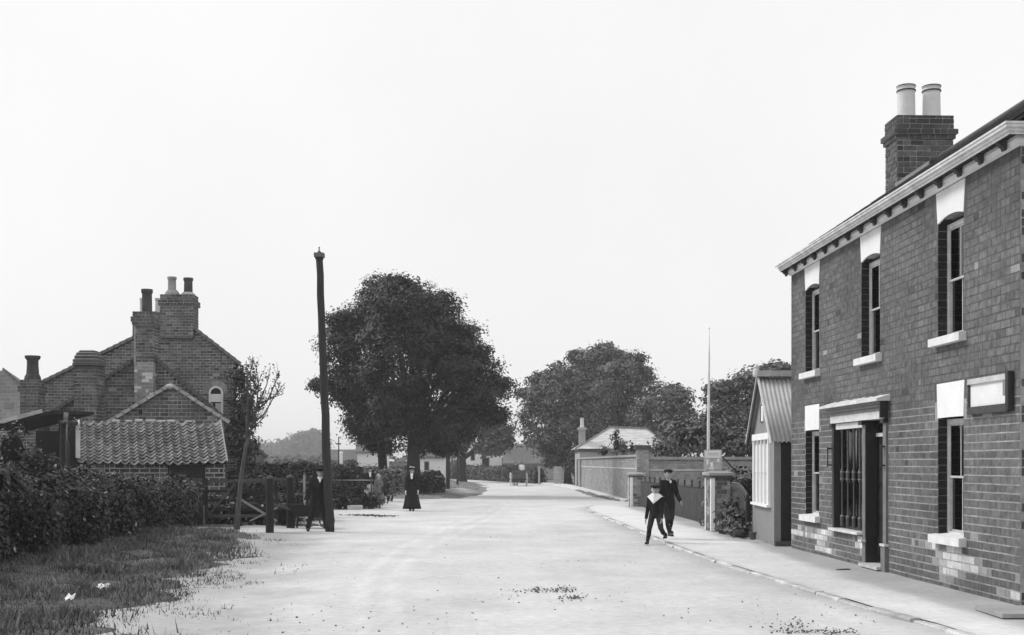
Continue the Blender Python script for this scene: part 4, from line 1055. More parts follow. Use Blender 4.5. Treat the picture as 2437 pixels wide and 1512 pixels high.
# shrubs in the border by the gate
lb = [((4.95, 27.5, .3), (.25, .4, .32)), ((4.98, 27.0, .45), (.2, .3, .3)), ((4.9, 26.6, .22), (.2, .35, .2)), ((5.0, 27.25, .68), (.12, .14, .16)), ((4.92, 27.9, .3), (.15, .3, .22))]
bush('border_shrub', 'leafy flowering shrub in the border before the crested gate', lb, .07, LEAF_GARDEN, dens=16, per=9, spread=.09, seed=81)
mb = MB().tube([(4.82, 26.95, .17), (4.86, 26.1, .15), (4.9, 25.75, .13)], [.06, .07, .07], 10); o = mb.build('edging_log', WOODD, None, smooth=True); tag(o, 'dark log edging the border at the foot of the shrub', 'log')
bush('climbing_plant', 'leafy plant growing against the railing behind the near pier', [((5.0, 30.6, .45), (.14, .3, .45)), ((5.0, 31.2, .25), (.15, .3, .25))], .06, LEAF_GARDEN, dens=16, per=9, spread=.08, seed=83)
bush('round_shrub', 'round clipped shrub in the garden behind the railing', [((5.95, 33.8, .85), (.75, .7, .75))], .05, LEAF_GARDEN, dens=14, per=12, spread=.1, seed=84)
bush('garden_shrub', 'dark shrub between the near pier and the hut', [((5.75, 30.0, .9), (.45, .6, .65)), ((5.6, 29.4, .6), (.3, .4, .5))], .05, LEAF_HEDGE, dens=14, per=12, spread=.1, seed=85)

# ================================================================== HIGH GARDEN WALL and LODGE beyond
gw = thing('garden_wall', 'high brick garden wall with pale band beyond the gate piers', 'wall', (5.05, 48.2, 0), 0)
o = Vector(gw.location); wm = Matrix.Translation(o)
fa = Vector((4.45, 82.5, 0)) - o; d = fa.normalized(); n_ = Vector((-d.y, d.x, 0)); LW = fa.length
m4 = Matrix((d, -n_, Vector((0, 0, 1)))).transposed().to_4x4()
MB().box(0, LW, .012, .23, 0, 1.93, 0, m4).build('wall_core', MORTAR, gw)
b = lay_bricks(lambda a, c: [(.25, LW)], .0, 1.38, BL=.25, BH=.1, seed=5) + lay_bricks(lambda a, c: [(.25, LW)], 1.46, 1.86, BL=.25, BH=.1, seed=6)
place_bricks(gw, b, (0, 0, 0), d, n_, [BRICK_WALL], 150, out=0, seed=7, wm=wm)
b = lay_bricks(lambda a, c: [(.22, 4.6)], .3, 1.33, BL=.25, BH=.1, seed=15) + lay_bricks(lambda a, c: [(.22, 4.6)], 1.41, 1.70, BL=.25, BH=.1, seed=16)
MB().box(.2, 4.6, .012, .23, 0, 1.74).build('return_core', MORTAR, gw)
place_bricks(gw, b, (0, 0, 0), (1, 0, 0), (0, -1, 0), [BRICK_WALL], 150, out=0, seed=17, wm=wm)
MB().box(.0, LW, -.02, .25, 1.385, 1.45, 0, m4).build('band', M('pale_band', .5, var=.2, scale=2), gw)
MB().box(.23, 4.6, -.02, .2, 1.335, 1.40).build('band', M('pale_band', .5), gw)
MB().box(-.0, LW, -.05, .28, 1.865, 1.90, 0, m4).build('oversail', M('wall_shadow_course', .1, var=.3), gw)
MB().box(-.0, LW, -.035, .265, 1.902, 1.99, 0, m4).build('coping', M('coping_grey', .33, var=.2, scale=2), gw)
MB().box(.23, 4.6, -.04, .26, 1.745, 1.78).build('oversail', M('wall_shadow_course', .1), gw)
MB().box(.23, 4.6, -.03, .25, 1.782, 1.89).build('coping', M('coping_grey', .33), gw)
brick_stack(gw, -.12, .36, -.12, .30, 0, 2.18, [BRICK_WALL, BRICK], 30, 'FL', seed=91, wm=wm, name='corner_pier')
MB().box(-.18, .42, -.18, .36, 2.18, 2.35).build('pier_cap', M('pier_cap_dark', .09), gw)
for s in (LW - .3, LW - 2.6, LW - 3.4): MB().box(s, s + .35, -.1, .012, 0, 1.86, 0, m4).build('pilaster', BRICK_WALL, gw)

lodge = thing('hipped_lodge', 'low lodge with pale slate hipped roof behind the garden wall', 'house', (4.7, 84.5, 0), 0)
LX, LY = 6.2, 6.5; EZ = 2.62; e = .3
mb = MB().box(0, LX, 0, LY, 0, EZ); mb.build('walls', BRICK_WALL, lodge)
MB().box(-.04, LX + .04, -.04, LY + .04, EZ - .22, EZ).build('eaves_band', M('lodge_band', .14, var=.2), lodge)
R0, R1 = Vector((2.3, 3.2, 4.15)), Vector((5.0, 3.2, 4.05))
c = [Vector((-e, -e, EZ)), Vector((LX + e, -e, EZ)), Vector((LX + e, LY + e, EZ)), Vector((-e, LY + e, EZ))]
mb = MB(); mb.add(c + [R0, R1], [(0, 1, 5, 4), (1, 2, 5), (2, 3, 4, 5), (3, 0, 4), (3, 2, 1, 0)]); lr = mb.build('roof', SLATE_L, lodge)
def strip_slates(A_, B_, T0, T1, rows, nm):
    V = []; Fc = []; k = 0; nrm_ = (B_ - A_).cross(T0 - A_).normalized()
    rr = random.Random(3)
    for r in range(rows):
        u0, u1 = r / rows, (r + 1) / rows; a = A_.lerp(T0, u0); b = B_.lerp(T1, u0); a2 = A_.lerp(T0, u1 + .3 / rows); b2 = B_.lerp(T1, u1 + .3 / rows); m = max(1, int((b - a).length / .32))
        for i in range(m):
            f0, f1 = i / m + .01 / m, (i + 1) / m - .01 / m; h = .022 + rr.uniform(0, .006)
            q = [a.lerp(b, f0) + nrm_ * h, a.lerp(b, f1) + nrm_ * h, a2.lerp(b2, f1) + nrm_ * .006, a2.lerp(b2, f0) + nrm_ * .006, a.lerp(b, f0) + nrm_ * .003, a.lerp(b, f1) + nrm_ * .003]
            V += [tuple(x) for x in q]; Fc += [(6 * k, 6 * k + 1, 6 * k + 2, 6 * k + 3), (6 * k + 4, 6 * k + 5, 6 * k + 1, 6 * k)]; k += 1
    o = np_mesh(nm, V, Fc, SLATE_L, lr); o['kind'] = 'stuff'
strip_slates(c[0], c[1], R0, R1, 12, 'slating'); strip_slates(c[3], c[0], R0, R0, 12, 'slating')
mb = MB().bar(R0, R1, .14, .1)
for i in range(27): p = R0.lerp(R1, i / 26); mb.box(p.x - .03, p.x + .03, p.y - .02, p.y + .02, p.z, p.z + .17)
mb.build('ridge_cresting', M('cresting', .33, var=.1), lr)
for q in (c[0], c[1]): MB().bar(q + Vector((0, 0, .03)), (R0 if q is c[0] else R1) + Vector((0, 0, .02)), .12, .08).build('hip_tile', M('hip_grey', .2, var=.2), lr)
ch2 = MB().box(-.02, .42, .4, .95, 2.3, 3.95).build('chimney', BRICK_WALL, lodge)
MB().box(-.09, .49, .33, 1.02, 3.95, 4.12).build('chimney_cap', M('cap_pale', .42), ch2)
MB().lathe([(.17, 4.12), (.13, 4.3), (.12, 4.75), (.14, 4.8), (.1, 4.8)], (.2, .68, 0), 12).build('chimney_pot', POTL, ch2)
fp_ = structure(np_mesh('far_footpath', [(4.15, 74.5, .05), (4.5, 60, .06), (4.86, 52.3, .07), (5.2, 52.3, .07), (4.9, 60, .06), (4.55, 80, .05), (4.0, 92, .03), (3.2, 92, .02), (3.75, 80, .04)], [(0, 1, 2, 3)], PAVEM)) if False else None
mb = MB(); L_ = [(2.2, 98), (3.3, 88), (3.75, 80), (4.02, 74.5), (4.42, 60), (4.72, 52.3)]; R_ = [(3.0, 100), (4.1, 90), (4.5, 80), (4.62, 74.5), (4.88, 60), (5.02, 52.0)]
vs_ = [(x, y_, .085) for x, y_ in L_] + [(x, y_, .09) for x, y_ in R_] + [(x - .02, y_, -.02) for x, y_ in L_]; n = len(L_)
mb.add(vs_, [(i, i + 1, n + i + 1, n + i) for i in range(n - 1)] + [(i, 2 * n + i, 2 * n + i + 1, i + 1) for i in range(n - 1)] + [(n - 1, 3 * n - 1, 2 * n - 1)])
o = structure(mb.build('far_footpath', M('footpath_far', .6, var=.08, scale=1)))
# ================================================================== COTTAGES AND SHEDS on the left
def gable_block(name, label, cat, poly_px, Y, depth, roof_edges, mats, n=150, BL=.25, BH=.11, pick=None, seed=1, verge=.09, verge_mat=None, wall_mat=MORTAR_D, holes=(), keep=None, roof_mat=PANT_FAR, over=.12, thick=.1):
    """brick gable facing the street end; poly given in photo pixels at depth Y"""
    P = [(xa(px, Y), za(py, Y)) for px, py in poly_px]; x0 = sum(p[0] for p in P) / len(P)
    t = thing(name, label, cat, (x0, Y, 0)); L_ = [(x - x0, z) for x, z in P]; wm = Matrix.Translation((x0, Y, 0))
    SK = -.30; sk = lambda v: Vector((v[0] + SK * v[1], v[1], v[2]))
    MB().prism(L_, lambda p: (p[0], .012, p[1]), lambda p: sk((p[0], depth, p[1]))).build('wall', wall_mat, t)
    hl = [(a - x0, b - x0, c, d) for (a, b, c, d) in holes]
    zmin, zmax = max(0, min(p[1] for p in L_)), max(p[1] for p in L_)
    b = lay_bricks(scan(L_, hl), zmin, zmax, BL, BH, joint=.02, seed=seed)
    place_bricks(t, b, (0, 0, 0), (1, 0, 0), (0, -1, 0), mats, n, out=0, pick=pick, seed=seed, wm=wm, key=keep, jit=.006)
    for k, (i, j) in enumerate(roof_edges):
        a = Vector((L_[i][0], 0, L_[i][1])); c = Vector((L_[j][0], 0, L_[j][1])); d = (c - a).normalized(); nn = Vector((-d.z, 0, d.x)); nn = nn if nn.z > 0 else -nn
        lowp, hi = (a, c) if a.z < c.z else (c, a); dd = (hi - lowp).normalized(); ex = lowp - dd * .16
        q = [ex, hi, hi + nn * thick, ex + nn * thick]
        m = MB(); m.add([sk(v + Vector((0, -over, 0))) for v in q] + [sk(v + Vector((0, depth + over, 0))) for v in q], [(0, 1, 2, 3), (7, 6, 5, 4), (0, 4, 5, 1), (1, 5, 6, 2), (2, 6, 7, 3), (3, 7, 4, 0)])
        ro = m.build('roof', roof_mat, t)
        # tile courses end on the verge: stepped edge pieces
        ln = (hi - ex).length; m2 = max(3, int(ln / .27)); rr = random.Random(seed + k)
        vm = verge_mat or roof_mat
        for s in range(m2):
            p = ex + dd * (ln * s / m2); e = ex + dd * (ln * (s + 1) / m2 + .03); h0 = thick + .03 + rr.uniform(0, .015)
            w_ = [p + nn * (thick - verge), e + nn * (thick - verge), e + nn * (thick + .012), p + nn * h0]
            mm = MB(); mm.add([sk(v + Vector((0, -over - .03, 0))) for v in w_] + [sk(v + Vector((0, .25, 0))) for v in w_], [(0, 1, 2, 3), (7, 6, 5, 4), (0, 4, 5, 1), (1, 5, 6, 2), (2, 6, 7, 3), (3, 7, 4, 0)])
            mm.build('verge_tile', vm, ro)
    return t, x0
def mottled(u, z, rnd):
    q = rnd.random(); return BRICK_DK if q < .3 else (BRICK_LT if q > .975 else BRICK_OLD)
MOT = [BRICK_OLD, BRICK_DK, BRICK_LT]

# ---- tall house at the back
YB = 47.0
awx0, awx1 = xa(497, YB), xa(531, YB)
big, bx = gable_block('tall_house', 'tallest brick house of the left group, its gable facing the street', 'house',
    [(100, 1120), (562, 1120), (562, 864), (423, 757), (328, 805), (233, 853), (100, 914)], YB, 9, [(2, 3), (3, 6)], MOT, n=300, pick=mottled, seed=201, verge_mat=M('mortared_verge', .16, var=.3, scale=3),
    holes=[(awx0, awx1, za(1005, YB), za(922, YB))], keep=lambda r: 1 if r[0].z > za(985, YB) else .01, roof_mat=PANT_FAR)
# arched sash window
aw = MB(); wx = (awx0 + awx1) / 2 - bx; hw_ = (awx1 - awx0) / 2; zb, zs_ = za(1004, YB), za(936, YB)
def arch(r, n=14): return [(wx + r, zb)] + [(wx + r * math.cos(PI * i / n), zs_ + r * math.sin(PI * i / n)) for i in range(n + 1)] + [(wx - r, zb)]
o_, i_ = arch(hw_), arch(hw_ - .075); m = len(o_)
aw.add([(p[0], -.02, p[1]) for p in o_ + i_] + [(p[0], .012, p[1]) for p in o_ + i_], [(k, k + 1, m + k + 1, m + k) for k in range(m - 1)] + [(2 * m + k, 3 * m + k, 3 * m + k + 1, 2 * m + k + 1) for k in range(m - 1)] + [(m + k, m + k + 1, 3 * m + k + 1, 3 * m + k) for k in range(m - 1)] + [(k + 1, k, 2 * m + k, 2 * m + k + 1) for k in range(m - 1)])
aw.box(wx - hw_ + .075, wx + hw_ - .075, -.012, .008, za(957, YB), za(954, YB)).box(wx - hw_ + .02, wx + hw_ - .02, -.05, .01, zb - .06, zb)
win_ = aw.build('arched_window', WHITE, big)
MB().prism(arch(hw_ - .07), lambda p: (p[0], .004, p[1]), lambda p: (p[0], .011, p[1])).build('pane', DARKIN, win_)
MB().box(wx - hw_ + .085, wx + hw_ - .085, -.006, .002, za(955, YB), za(938, YB)).build('blind', LINEN, win_)
MB().box(wx - .02, wx + hw_ - .085, -.006, .002, zb + .02, za(960, YB)).build('curtain', CURTAIN, win_)
MB().box(wx - hw_ + .085, wx - .13, -.006, .002, zb + .02, za(960, YB)).build('curtain', CURTAIN, win_)
hood_ = MB(); ro_, ri_ = arch(hw_ + .22)[1:-1], arch(hw_ + .01)[1:-1]; q = len(ro_)
for k in range(q - 1):
    if k % 1 == 0:
        mm = MB(); pts = [ri_[k], ro_[k], ro_[k + 1], ri_[k + 1]]; mm.prism(pts, lambda p: (p[0], -.006, p[1]), lambda p: (p[0], .012, p[1])); mm.build('arch_brick', BRICK_LT, win_)
# stacks of the tall house
def stack(parent, x0, x1, y0, y1, z0, z1, n, seed, wm, corb=True, pick=mottled, mats=MOT):
    c = MB().box(x0 + .03, x1 - .03, y0 + .03, y1 - .03, z0, z1 - .05).build('chimney', MORTAR_D, parent)
    if corb:
        brick_stack(c, x0, x1, y0, y1, z0, z1 - .44, mats, n, 'FLR', BH=.11, pick=pick, seed=seed, wm=wm, name='shaft')
        brick_stack(c, x0 - .06, x1 + .06, y0 - .06, y1 + .06, z1 - .44, z1 - .22, mats, 10, 'FLR', BH=.11, pick=lambda u, z, r: BRICK_DK if BRICK_DK in mats else mats[0], seed=seed + 3, wm=wm, name='corbel')
        brick_stack(c, x0, x1, y0, y1, z1 - .22, z1, mats, 10, 'FLR', BH=.11, pick=pick, seed=seed + 5, wm=wm, name='cap')
    else: brick_stack(c, x0, x1, y0, y1, z0, z1, mats, n, 'FLR', BH=.11, pick=pick, seed=seed, wm=wm, name='shaft')
    return c
def pot(parent, x, y, z0, r, h, mat, flare=1.12):
    return MB().lathe([(r * 1.05, z0), (r, z0 + h * .1), (r * .95, z0 + h * .82), (r * flare, z0 + h * .86), (r * flare, z0 + h), (r * .75, z0 + h), (r * .7, z0 + h * .5)], (x, y, 0), 14).build('chimney_pot', mat, parent)
wmB = Matrix.Translation((bx, YB, 0))
sx0, sx1 = xa(384, YB) - bx, xa(463, YB) - bx
c1 = stack(big, sx0, sx1, -.2, .6, za(806, YB), za(702, YB), 60, 211, wmB)
zc = za(702, YB)
MB().lathe([(.30, zc - .02), (.28, zc + .08), (.2, zc + .2)], (sx0 + .36, .22, 0), 12).build('flaunching', MORTAR_D, c1); MB().lathe([(.30, zc - .02), (.28, zc + .04), (.2, zc + .12)], (sx1 - .3, .22, 0), 12).build('flaunching', MORTAR_D, c1)
pot(c1, sx0 + .35, .22, zc + .1, .16, .62, POTM); pot(c1, sx1 - .3, .22, zc + .02, .17, .66, POTD)
# second stack set further back on the roof, with pale pots
tx0, tx1 = xa(315, 51) - bx, xa(372, 51) - bx
c2 = stack(big, tx0, tx1, 4.0, 4.9, za(830, 51), za(741, 51), 20, 221, wmB)
for xx in (tx0 + .30, tx1 - .06): pot(c2, xx, 4.45, za(741, 51), .12, .60, M('worn_pot', .5, var=.2, scale=4))

# ---- middle cottage with the tall pale-footed stack on its gable
YM = 40.5
mid, mx = gable_block('middle_cottage', 'brick cottage with a chimney stack rising up the middle of its gable', 'house',
    [(118, 1120), (533, 1120), (533, 1002), (350, 842), (118, 990)], YM, 6.2, [(2, 3), (3, 4)], MOT, n=260, pick=mottled, seed=231, keep=lambda r: 1 if r[0].z > za(1000, YM) else .01, verge_mat=M('tile_verge', .11, var=.3, scale=3))
wmM = Matrix.Translation((mx, YM, 0))
ax0, ax1 = xa(327, YM) - mx, xa(372, YM) - mx
pale_foot = lambda u, z, r: (BRICK_PALE if r.random() < .25 else BRICK_LT) if z < za(868, YM) else mottled(u, z, r)
c3 = stack(mid, ax0, ax1, -.36, .25, 1.0, za(745, YM), 60, 241, wmM, pick=pale_foot, mats=[BRICK_OLD, BRICK_DK, BRICK_LT, BRICK_PALE])
pot(c3, (ax0 + ax1) / 2 + .02, -.05, za(747, YM), .17, .80, POTD)
MB().box(ax0 - .0, ax0 + .06, -.37, -.361, za(870, YM), za(770, YM)).build('mortar_seam', MORTAR, c3)
# wide barrel-topped stack further left
bx0, bx1 = xa(175, 39) - mx, xa(230, 39) - mx
c4 = MB().box(bx0 + .03, bx1 - .03, -1.47, -.75, .5, za(845, 39)).build('chimney', MORTAR_D, mid)
brick_stack(c4, bx0, bx1, -1.5, -.7, 1.0, za(878, 39), MOT, 50, 'FLR', BH=.11, pick=mottled, seed=251, wm=wmM, name='shaft')
zz = za(878, 39); cxm = (bx0 + bx1) / 2; hw2 = (bx1 - bx0) / 2
for k, (e, hh) in enumerate(((.0, .11), (.03, .11), (.02, .11), (-.02, .11), (-.06, .10), (-.12, .07))):
    ho = hw2 + e; MB().box(cxm - ho, cxm + ho, -1.5 - e, -.7 + e, zz, zz + hh - .025).build('cap_course', BRICK_DK, c4)
    MB().box(cxm - ho + .03, cxm + ho - .03, -1.5 - e + .03, -.7 + e - .03, zz + hh - .026, zz + hh).build('cap_joint', MORTAR_D, c4); zz += hh
# left-hand stack with one flaring pot
dx0, dx1 = xa(55, 44) - mx, xa(98, 44) - mx
c5 = stack(mid, dx0, dx1, 3.2, 3.9, .0, za(905, 44), 40, 261, wmM)
MB().lathe([(.30, za(905, 44)), (.27, za(896, 44)), (.22, za(890, 44)), (.2, za(870, 44)), (.2, za(858, 44)), (.27, za(852, 44)), (.27, za(847, 44)), (.18, za(847, 44))], ((dx0 + dx1) / 2, 3.55, 0), 14).build('chimney_pot', POTD, c5)
MB().prism([(xa(20, 44) - mx, 0), (dx1 + .1, 0), (dx1 + .1, za(985, 44)), (xa(20, 44) - mx, za(1000, 44))], lambda p: (p[0], 3.4, p[1]), lambda p: (p[0], 5.5, p[1])).build('rear_wing', BRICK_OLD, mid)

# ---- small gabled outhouse with pale verges
YG = 36.2
gs, gx = gable_block('gabled_outhouse', 'low brick outhouse gable with pale mortared verges', 'outhouse',
    [(268, 1120), (532, 1120), (532, 1002), (406, 920), (268, 1003)], YG, 3.6, [(2, 3), (3, 4)], MOT, n=160, BH=.115, BL=.26, pick=mottled, seed=271, keep=lambda r: 1 if r[0].z > za(1010, YG) else .01,
    verge_mat=M('pale_mortar_verge', .38, var=.3, scale=4), verge=.07, over=.08, thick=.07)
MB().ell((xa(406, YG) - gx, -.05, za(921, YG)), (.14, .14, .09)).build('ridge_end', M('pale_mortar_verge', .38), gs)
MB().box(xa(330, YG) - gx, xa(338, YG) - gx, -.03, .05, za(985, YG), za(975, YG)).build('vent_hole', DARKIN, gs)

# ---- pantiled lean-to shed in front
Ye, Yr = 33.5, 35.0
sx_0, sx_1 = xa(186, Ye), xa(540, Ye); ze, zr = za(1099, Ye), za(1004, Yr)
shed = thing('pantiled_shed', 'low brick shed with a full pantile roof behind the hedge', 'shed', ((sx_0 + sx_1) / 2, Ye, 0)); so = Vector(shed.location); wmS = Matrix.Translation(so)
W2 = (sx_1 - sx_0) / 2; SKS = -.36
def shear(mb_):
    mb_.v = [(x + SKS * y__, y__, z) for x, y__, z in mb_.v]; return mb_
shear(MB().box(-W2 + .06, W2 - .02, .19, .42, 0, ze - .02).box(W2 - .27, W2 - .02, .43, 1.9, 0, ze).box(-W2 + .06, -W2 + .3, .43, 1.9, 0, ze)).build('wall', M('limy_mortar', .48, var=.3, scale=3, fine=.2), shed)
dw0, dw1 = xa(395, Ye) - so.x, xa(474, Ye) - so.x
b = lay_bricks(scan([(-W2 + .06, 0), (W2 - .02, 0), (W2 - .02, ze - .06), (-W2 + .06, ze - .06)], [(dw0, dw1 + .12, 0, 1.62)]), 0, ze - .06, BL=.275, BH=.125, seed=281, joint=.03)
place_bricks(shed, b, (0, .178, 0), (1, 0, 0), (0, -1, 0), [BRICK_OLD, BRICK_DK], 150, out=0, pick=lambda u, z, r: BRICK_DK if r.random() < .4 else BRICK_OLD, seed=282, wm=wmS, key=lambda r: 1 if r[0].z > 1.2 or r[0].x > W2 - .8 else .05)
MB().box(dw0, dw1 + .12, .16, .185, 0, 1.60).build('door', M('shed_door', .03, var=.4, scale=7, stretch=(6, 6, 1)), shed)
MB().box(dw0 - .4, dw1 + .2, .15, .20, 1.63, 1.66).build('lintel', M('pale_mortar_verge', .38), shed)
# roof boarding and every pantile
rl = Vector((0, 1.5 + .05, zr - ze)); RL = rl.length; rd_ = rl.normalized(); rn = Vector((0, -rd_.z, rd_.y))
r0 = MB(); c = [Vector((x, -.02, ze - .05)) + rd_ * s + rn * h for x in (-W2 + .05, W2 - .01) for s in (.05, RL) for h in (-.06, -.03)]
r0.add(c, [(0, 1, 3, 2), (4, 6, 7, 5), (0, 4, 5, 1), (2, 3, 7, 6), (0, 2, 6, 4), (1, 5, 7, 3)]); sroof = shear(r0).build('roof', WOODD, shed)
NC, NR = 17, 13; TW = 2 * W2 / NC; TG = RL / NR; n = 10
tv = []
for q, (s, lift) in enumerate(((-.02, .055), (TG + .06, .0))):
    for i in range(n + 1):
        u = i / n; zz = -.065 * math.sin(PI * min(u / .76, 1)) if u < .76 else .03 * math.sin(PI * (u - .76) / .24)
        tv.append(((u - .5) * TW * 1.06 + SKS * s * rd_.y, s, zz + lift))
for i in range(n + 1): x_, y__, z_ = tv[i]; tv.append((x_, y__ + .004, z_ - .03))
tile_me = MB().add(tv, [(i, i + 1, n + 2 + i, n + 1 + i) for i in range(n)] + [(2 * (n + 1) + i, 2 * (n + 1) + i + 1, i + 1, i) for i in range(n)]).mesh('pantile', PANTILE, False)
Rt = Matrix((Vector((1, 0, 0)), rd_, rn)).transposed(); rt = random.Random(12)
for r in range(NR):
    for k in range(NC):
        if r == NR - 1 and k in (14, 15): continue
        sag = -.05 * math.sin(PI * (k + .5) / NC) * (1 - r / NR) - .012 * math.sin(k * 1.3)
        o = link('pantile', tile_me, sroof)
        o.location = Vector((-W2 + TW * (k + .5), -.02, ze - .05)) + rd_ * (TG * r + rt.uniform(-.012, .012)) + rn * (.05 + rt.uniform(-.006, .006)) + Vector((0, 0, sag)); o.location.x += SKS * o.location.y
        o.rotation_euler = (Rt @ Matrix.Rotation(rt.uniform(-.03, .03), 3, 'Z')).to_euler()
for k in range(11):
    if k in (0, 1, 2, 9): continue
    p = Vector((-W2 + TW * (k * 1.25 + 1.0) + SKS * 1.5, 1.5, zr + .03)); mm = MB()
    mm.lathe([(.10, -.15), (.11, 0), (.10, .15)], (0, 0, 0), 8); o = mm.build('ridge_mortar', M('pale_mortar_verge', .38), sroof); o.rotation_euler = (0, PI / 2, 0); o.location = p + Vector((rt.uniform(-.05, .05), 0, rt.uniform(-.03, .0))); o.scale = (rt.uniform(.3, .5), .55, rt.uniform(.55, .95))
MB().box(-W2 - .07, -W2 + .045, -.0, .04, ze + .1, za(1012, Ye)).build('limewashed_jamb', LIME, shed)
shear(MB().bar(Vector((W2 - .0, -.06, ze)), Vector((W2 - .0, 1.5, zr + .03)), .05, .07)).build('verge_board', WOODL, sroof)
shear(MB().bar(Vector((-W2 + .02, .6, ze + .45)), Vector((-W2 + .02, 1.5, zr + .03)), .05, .09)).build('verge_board', LIME, sroof)

# ---- open-fronted lean-to at the far left
ln = thing('lean_to', 'dark open lean-to with a pale roof edge at the far left', 'shed', (xa(60, 35), 35, 0)); lo = Vector(ln.location)
a = at(126, 984, 34.4) - lo; b_ = at(-40, 1026, 34.4) - lo
mb = MB(); q = [a, b_, b_ + Vector((0, 0, .09)), a + Vector((0, 0, .09))]
mb.add(q + [v + Vector((0, 3.4, .1)) for v in q], [(0, 1, 2, 3), (7, 6, 5, 4), (0, 4, 5, 1), (1, 5, 6, 2), (2, 6, 7, 3), (3, 7, 4, 0)]); lr_ = mb.build('roof', WOODD, ln)
rr = random.Random(5); nseg = 9
for k in range(nseg):
    p0, p1 = (a - Vector((.3, 0, .06))).lerp(b_, k / nseg), (a - Vector((.3, 0, .06))).lerp(b_, (k + 1) / nseg); h = .10 + rr.uniform(-.02, .02)
    MB().bar(p0 + Vector((0, -.05, .12)), p1 + Vector((0, -.05, .12)), .1, h).build('eaves_tile', M('pale_eaves', .4, var=.35, scale=5), lr_)
MB().box(b_.x, a.x, 3.2, 3.4, 0, b_.z + .1).build('back_wall', DARKIN, ln)
MB().box(a.x - .1, a.x - .02, .1, 3.2, 0, a.z - .2).build('side_wall', DARKIN, ln)
MB().bar(Vector((a.x + .06, -.05, 0)), Vector((a.x + .17, -.05, a.z + .05)), .1, .1).build('post', WOODL, ln)
t = thing('timber_post', 'short dark timber post standing between lean-to and shed', 'post', (xa(149, 33.4), 33.4, 0)); MB().tube([(0, 0, -.1), (.01, 0, za(1005, 33.4))], [.09, .08], 10).build('shaft', WOODD, t)
MB().lathe([(.085, 0), (.06, .03), (.02, .045)], (.01, 0, za(1005, 33.4) - .005), 10).build('weathered_top', WOODM, t)
tree('bare_sapling', 'thin dark leaning trunk beside the limewashed shed end', (xa(163, 33.1), 33.1, 0), [(tuple(at(172, 1010, 33.3)), (.25, .2, .2))], .07, tuple(at(161, 1050, 33.1)), .03, LEAF_HEDGE, dens=5, per=4, spread=.1, seed=301)

# ---- pale house far beyond, left edge
fh, fx_ = gable_block('pale_far_house', 'pale grey house far behind at the left edge', 'house', [(-90, 1110), (47, 1110), (47, 916), (6, 880), (-90, 960)], 70, 8, [(2, 3)], [BRICK_LT], n=0, BL=.5, BH=.22, seed=311, wall_mat=M('pale_render', .42, var=.12, scale=1))
MB().box(xa(12, 70) - fx_, xa(32, 70) - fx_, -.05, .02, za(972, 70), za(960, 70)).build('window_head', GREYP, fh)

# ---- low outhouse to the right of the group
lh, lx = gable_block('low_outhouse', 'low pale brick outhouse sloping down right of the sheds', 'outhouse', [(480, 1120), (628, 1120), (628, 1085), (573, 1040), (535, 1016), (480, 1000)], 55, 5, [(2, 3), (3, 4)], [BRICK_LT], n=60, seed=321, wall_mat=M('grey_render', .2, var=.3, scale=2), BL=.26, BH=.12, keep=lambda r: 1)
# ---- water butt
wb = thing('water_butt', 'dark water barrel at the right end of the pantiled shed', 'barrel', (xa(558, 34.2), 34.2, 0))
MB().lathe([(.30, 0), (.34, .3), (.36, .65), (.34, 1.0), (.30, 1.3), (.27, 1.3), (.27, 1.2)], (0, 0, .12), 18).build('staves', WOODD, wb)
for zz in (.3, 1.15): MB().lathe([(.335 + .02, zz - .03), (.345 + .02, zz), (.335 + .02, zz + .03)], (0, 0, .12), 18).build('hoop', IRONB, wb)
MB().box(-.3, .3, -.25, .25, 0, .12).build('stand', WOODD, wb)

# ================================================================== GATE, posts, barrow, pole
def post_thing(px, py, ytop, w_, label, mat, lean=0, Y=None, top=True):
    g = gr(px, py); t = thing('gate_post', label, 'post', g, 0, 'posts by the field gate'); h = za(ytop, g.y)
    MB().tube([(0, 0, -.1), (lean * .5, 0, h * .5), (lean, 0, h - .05)], [w_ * .55, w_ * .52, w_ * .5], 9).build('shaft', mat, t)
    MB().lathe([(w_ * .52, 0), (w_ * .4, .05), (w_ * .12, .08)], (lean, 0, h - .055), 9).build('top', WOODM, t); return t
post_thing(642, 1268, 1134, .18, 'thick weathered post at the latch end of the gate', WOODD)
post_thing(692, 1258, 1132, .20, 'darker thick post between the gate and the man', M('black_post', .02, var=.3), -.02)
post_thing(724, 1246, 1125, .06, 'thin pale stake behind the man', WOODL)
t = thing('boundary_board', 'broad pale upright board at the end of the left hedge', 'board', gr(474, 1252)); MB().box(-.05, .06, -.03, .03, 0, 1.25).build('board', WOODM, t); MB().box(-.1, .0, -.06, -.031, .35, .9).build('cleat', WOODL, t); MB().tube([(.12, 0, 0), (.12, 0, .55)], .03, 8).build('peg', WOODL, t)
gt = thing('field_gate', 'old barred wooden field gate with crossed braces left of the posts', 'gate', gr(565, 1254)); go = Vector(gt.location)
gx0, gx1 = gr(488, 1254).x - go.x, gr(632, 1262).x - go.x
for zz, mt in ((1.18, WOODM), (.92, WOODD), (.68, WOODD), (.46, WOODD), (.28, WOODM)): MB().box(gx0, gx1, -.02, .02, zz - .04, zz + .04).build('bar', mt, gt)
for xx in (gx0, gx1 - .08): MB().box(xx, xx + .08, -.05, -.021, .2, 1.25).build('stile', WOODD, gt)
MB().bar((xa(563, go.y) - go.x, -.045, za(1183, go.y)), (gx1 - .02, -.045, za(1240, go.y)), .03, .055).build('brace', WOODL, gt)
MB().bar((xa(596, go.y) - go.x, -.08, za(1240, go.y)), (gx1 - .0, -.08, za(1208, go.y)), .03, .04).build('brace', WOODL, gt)
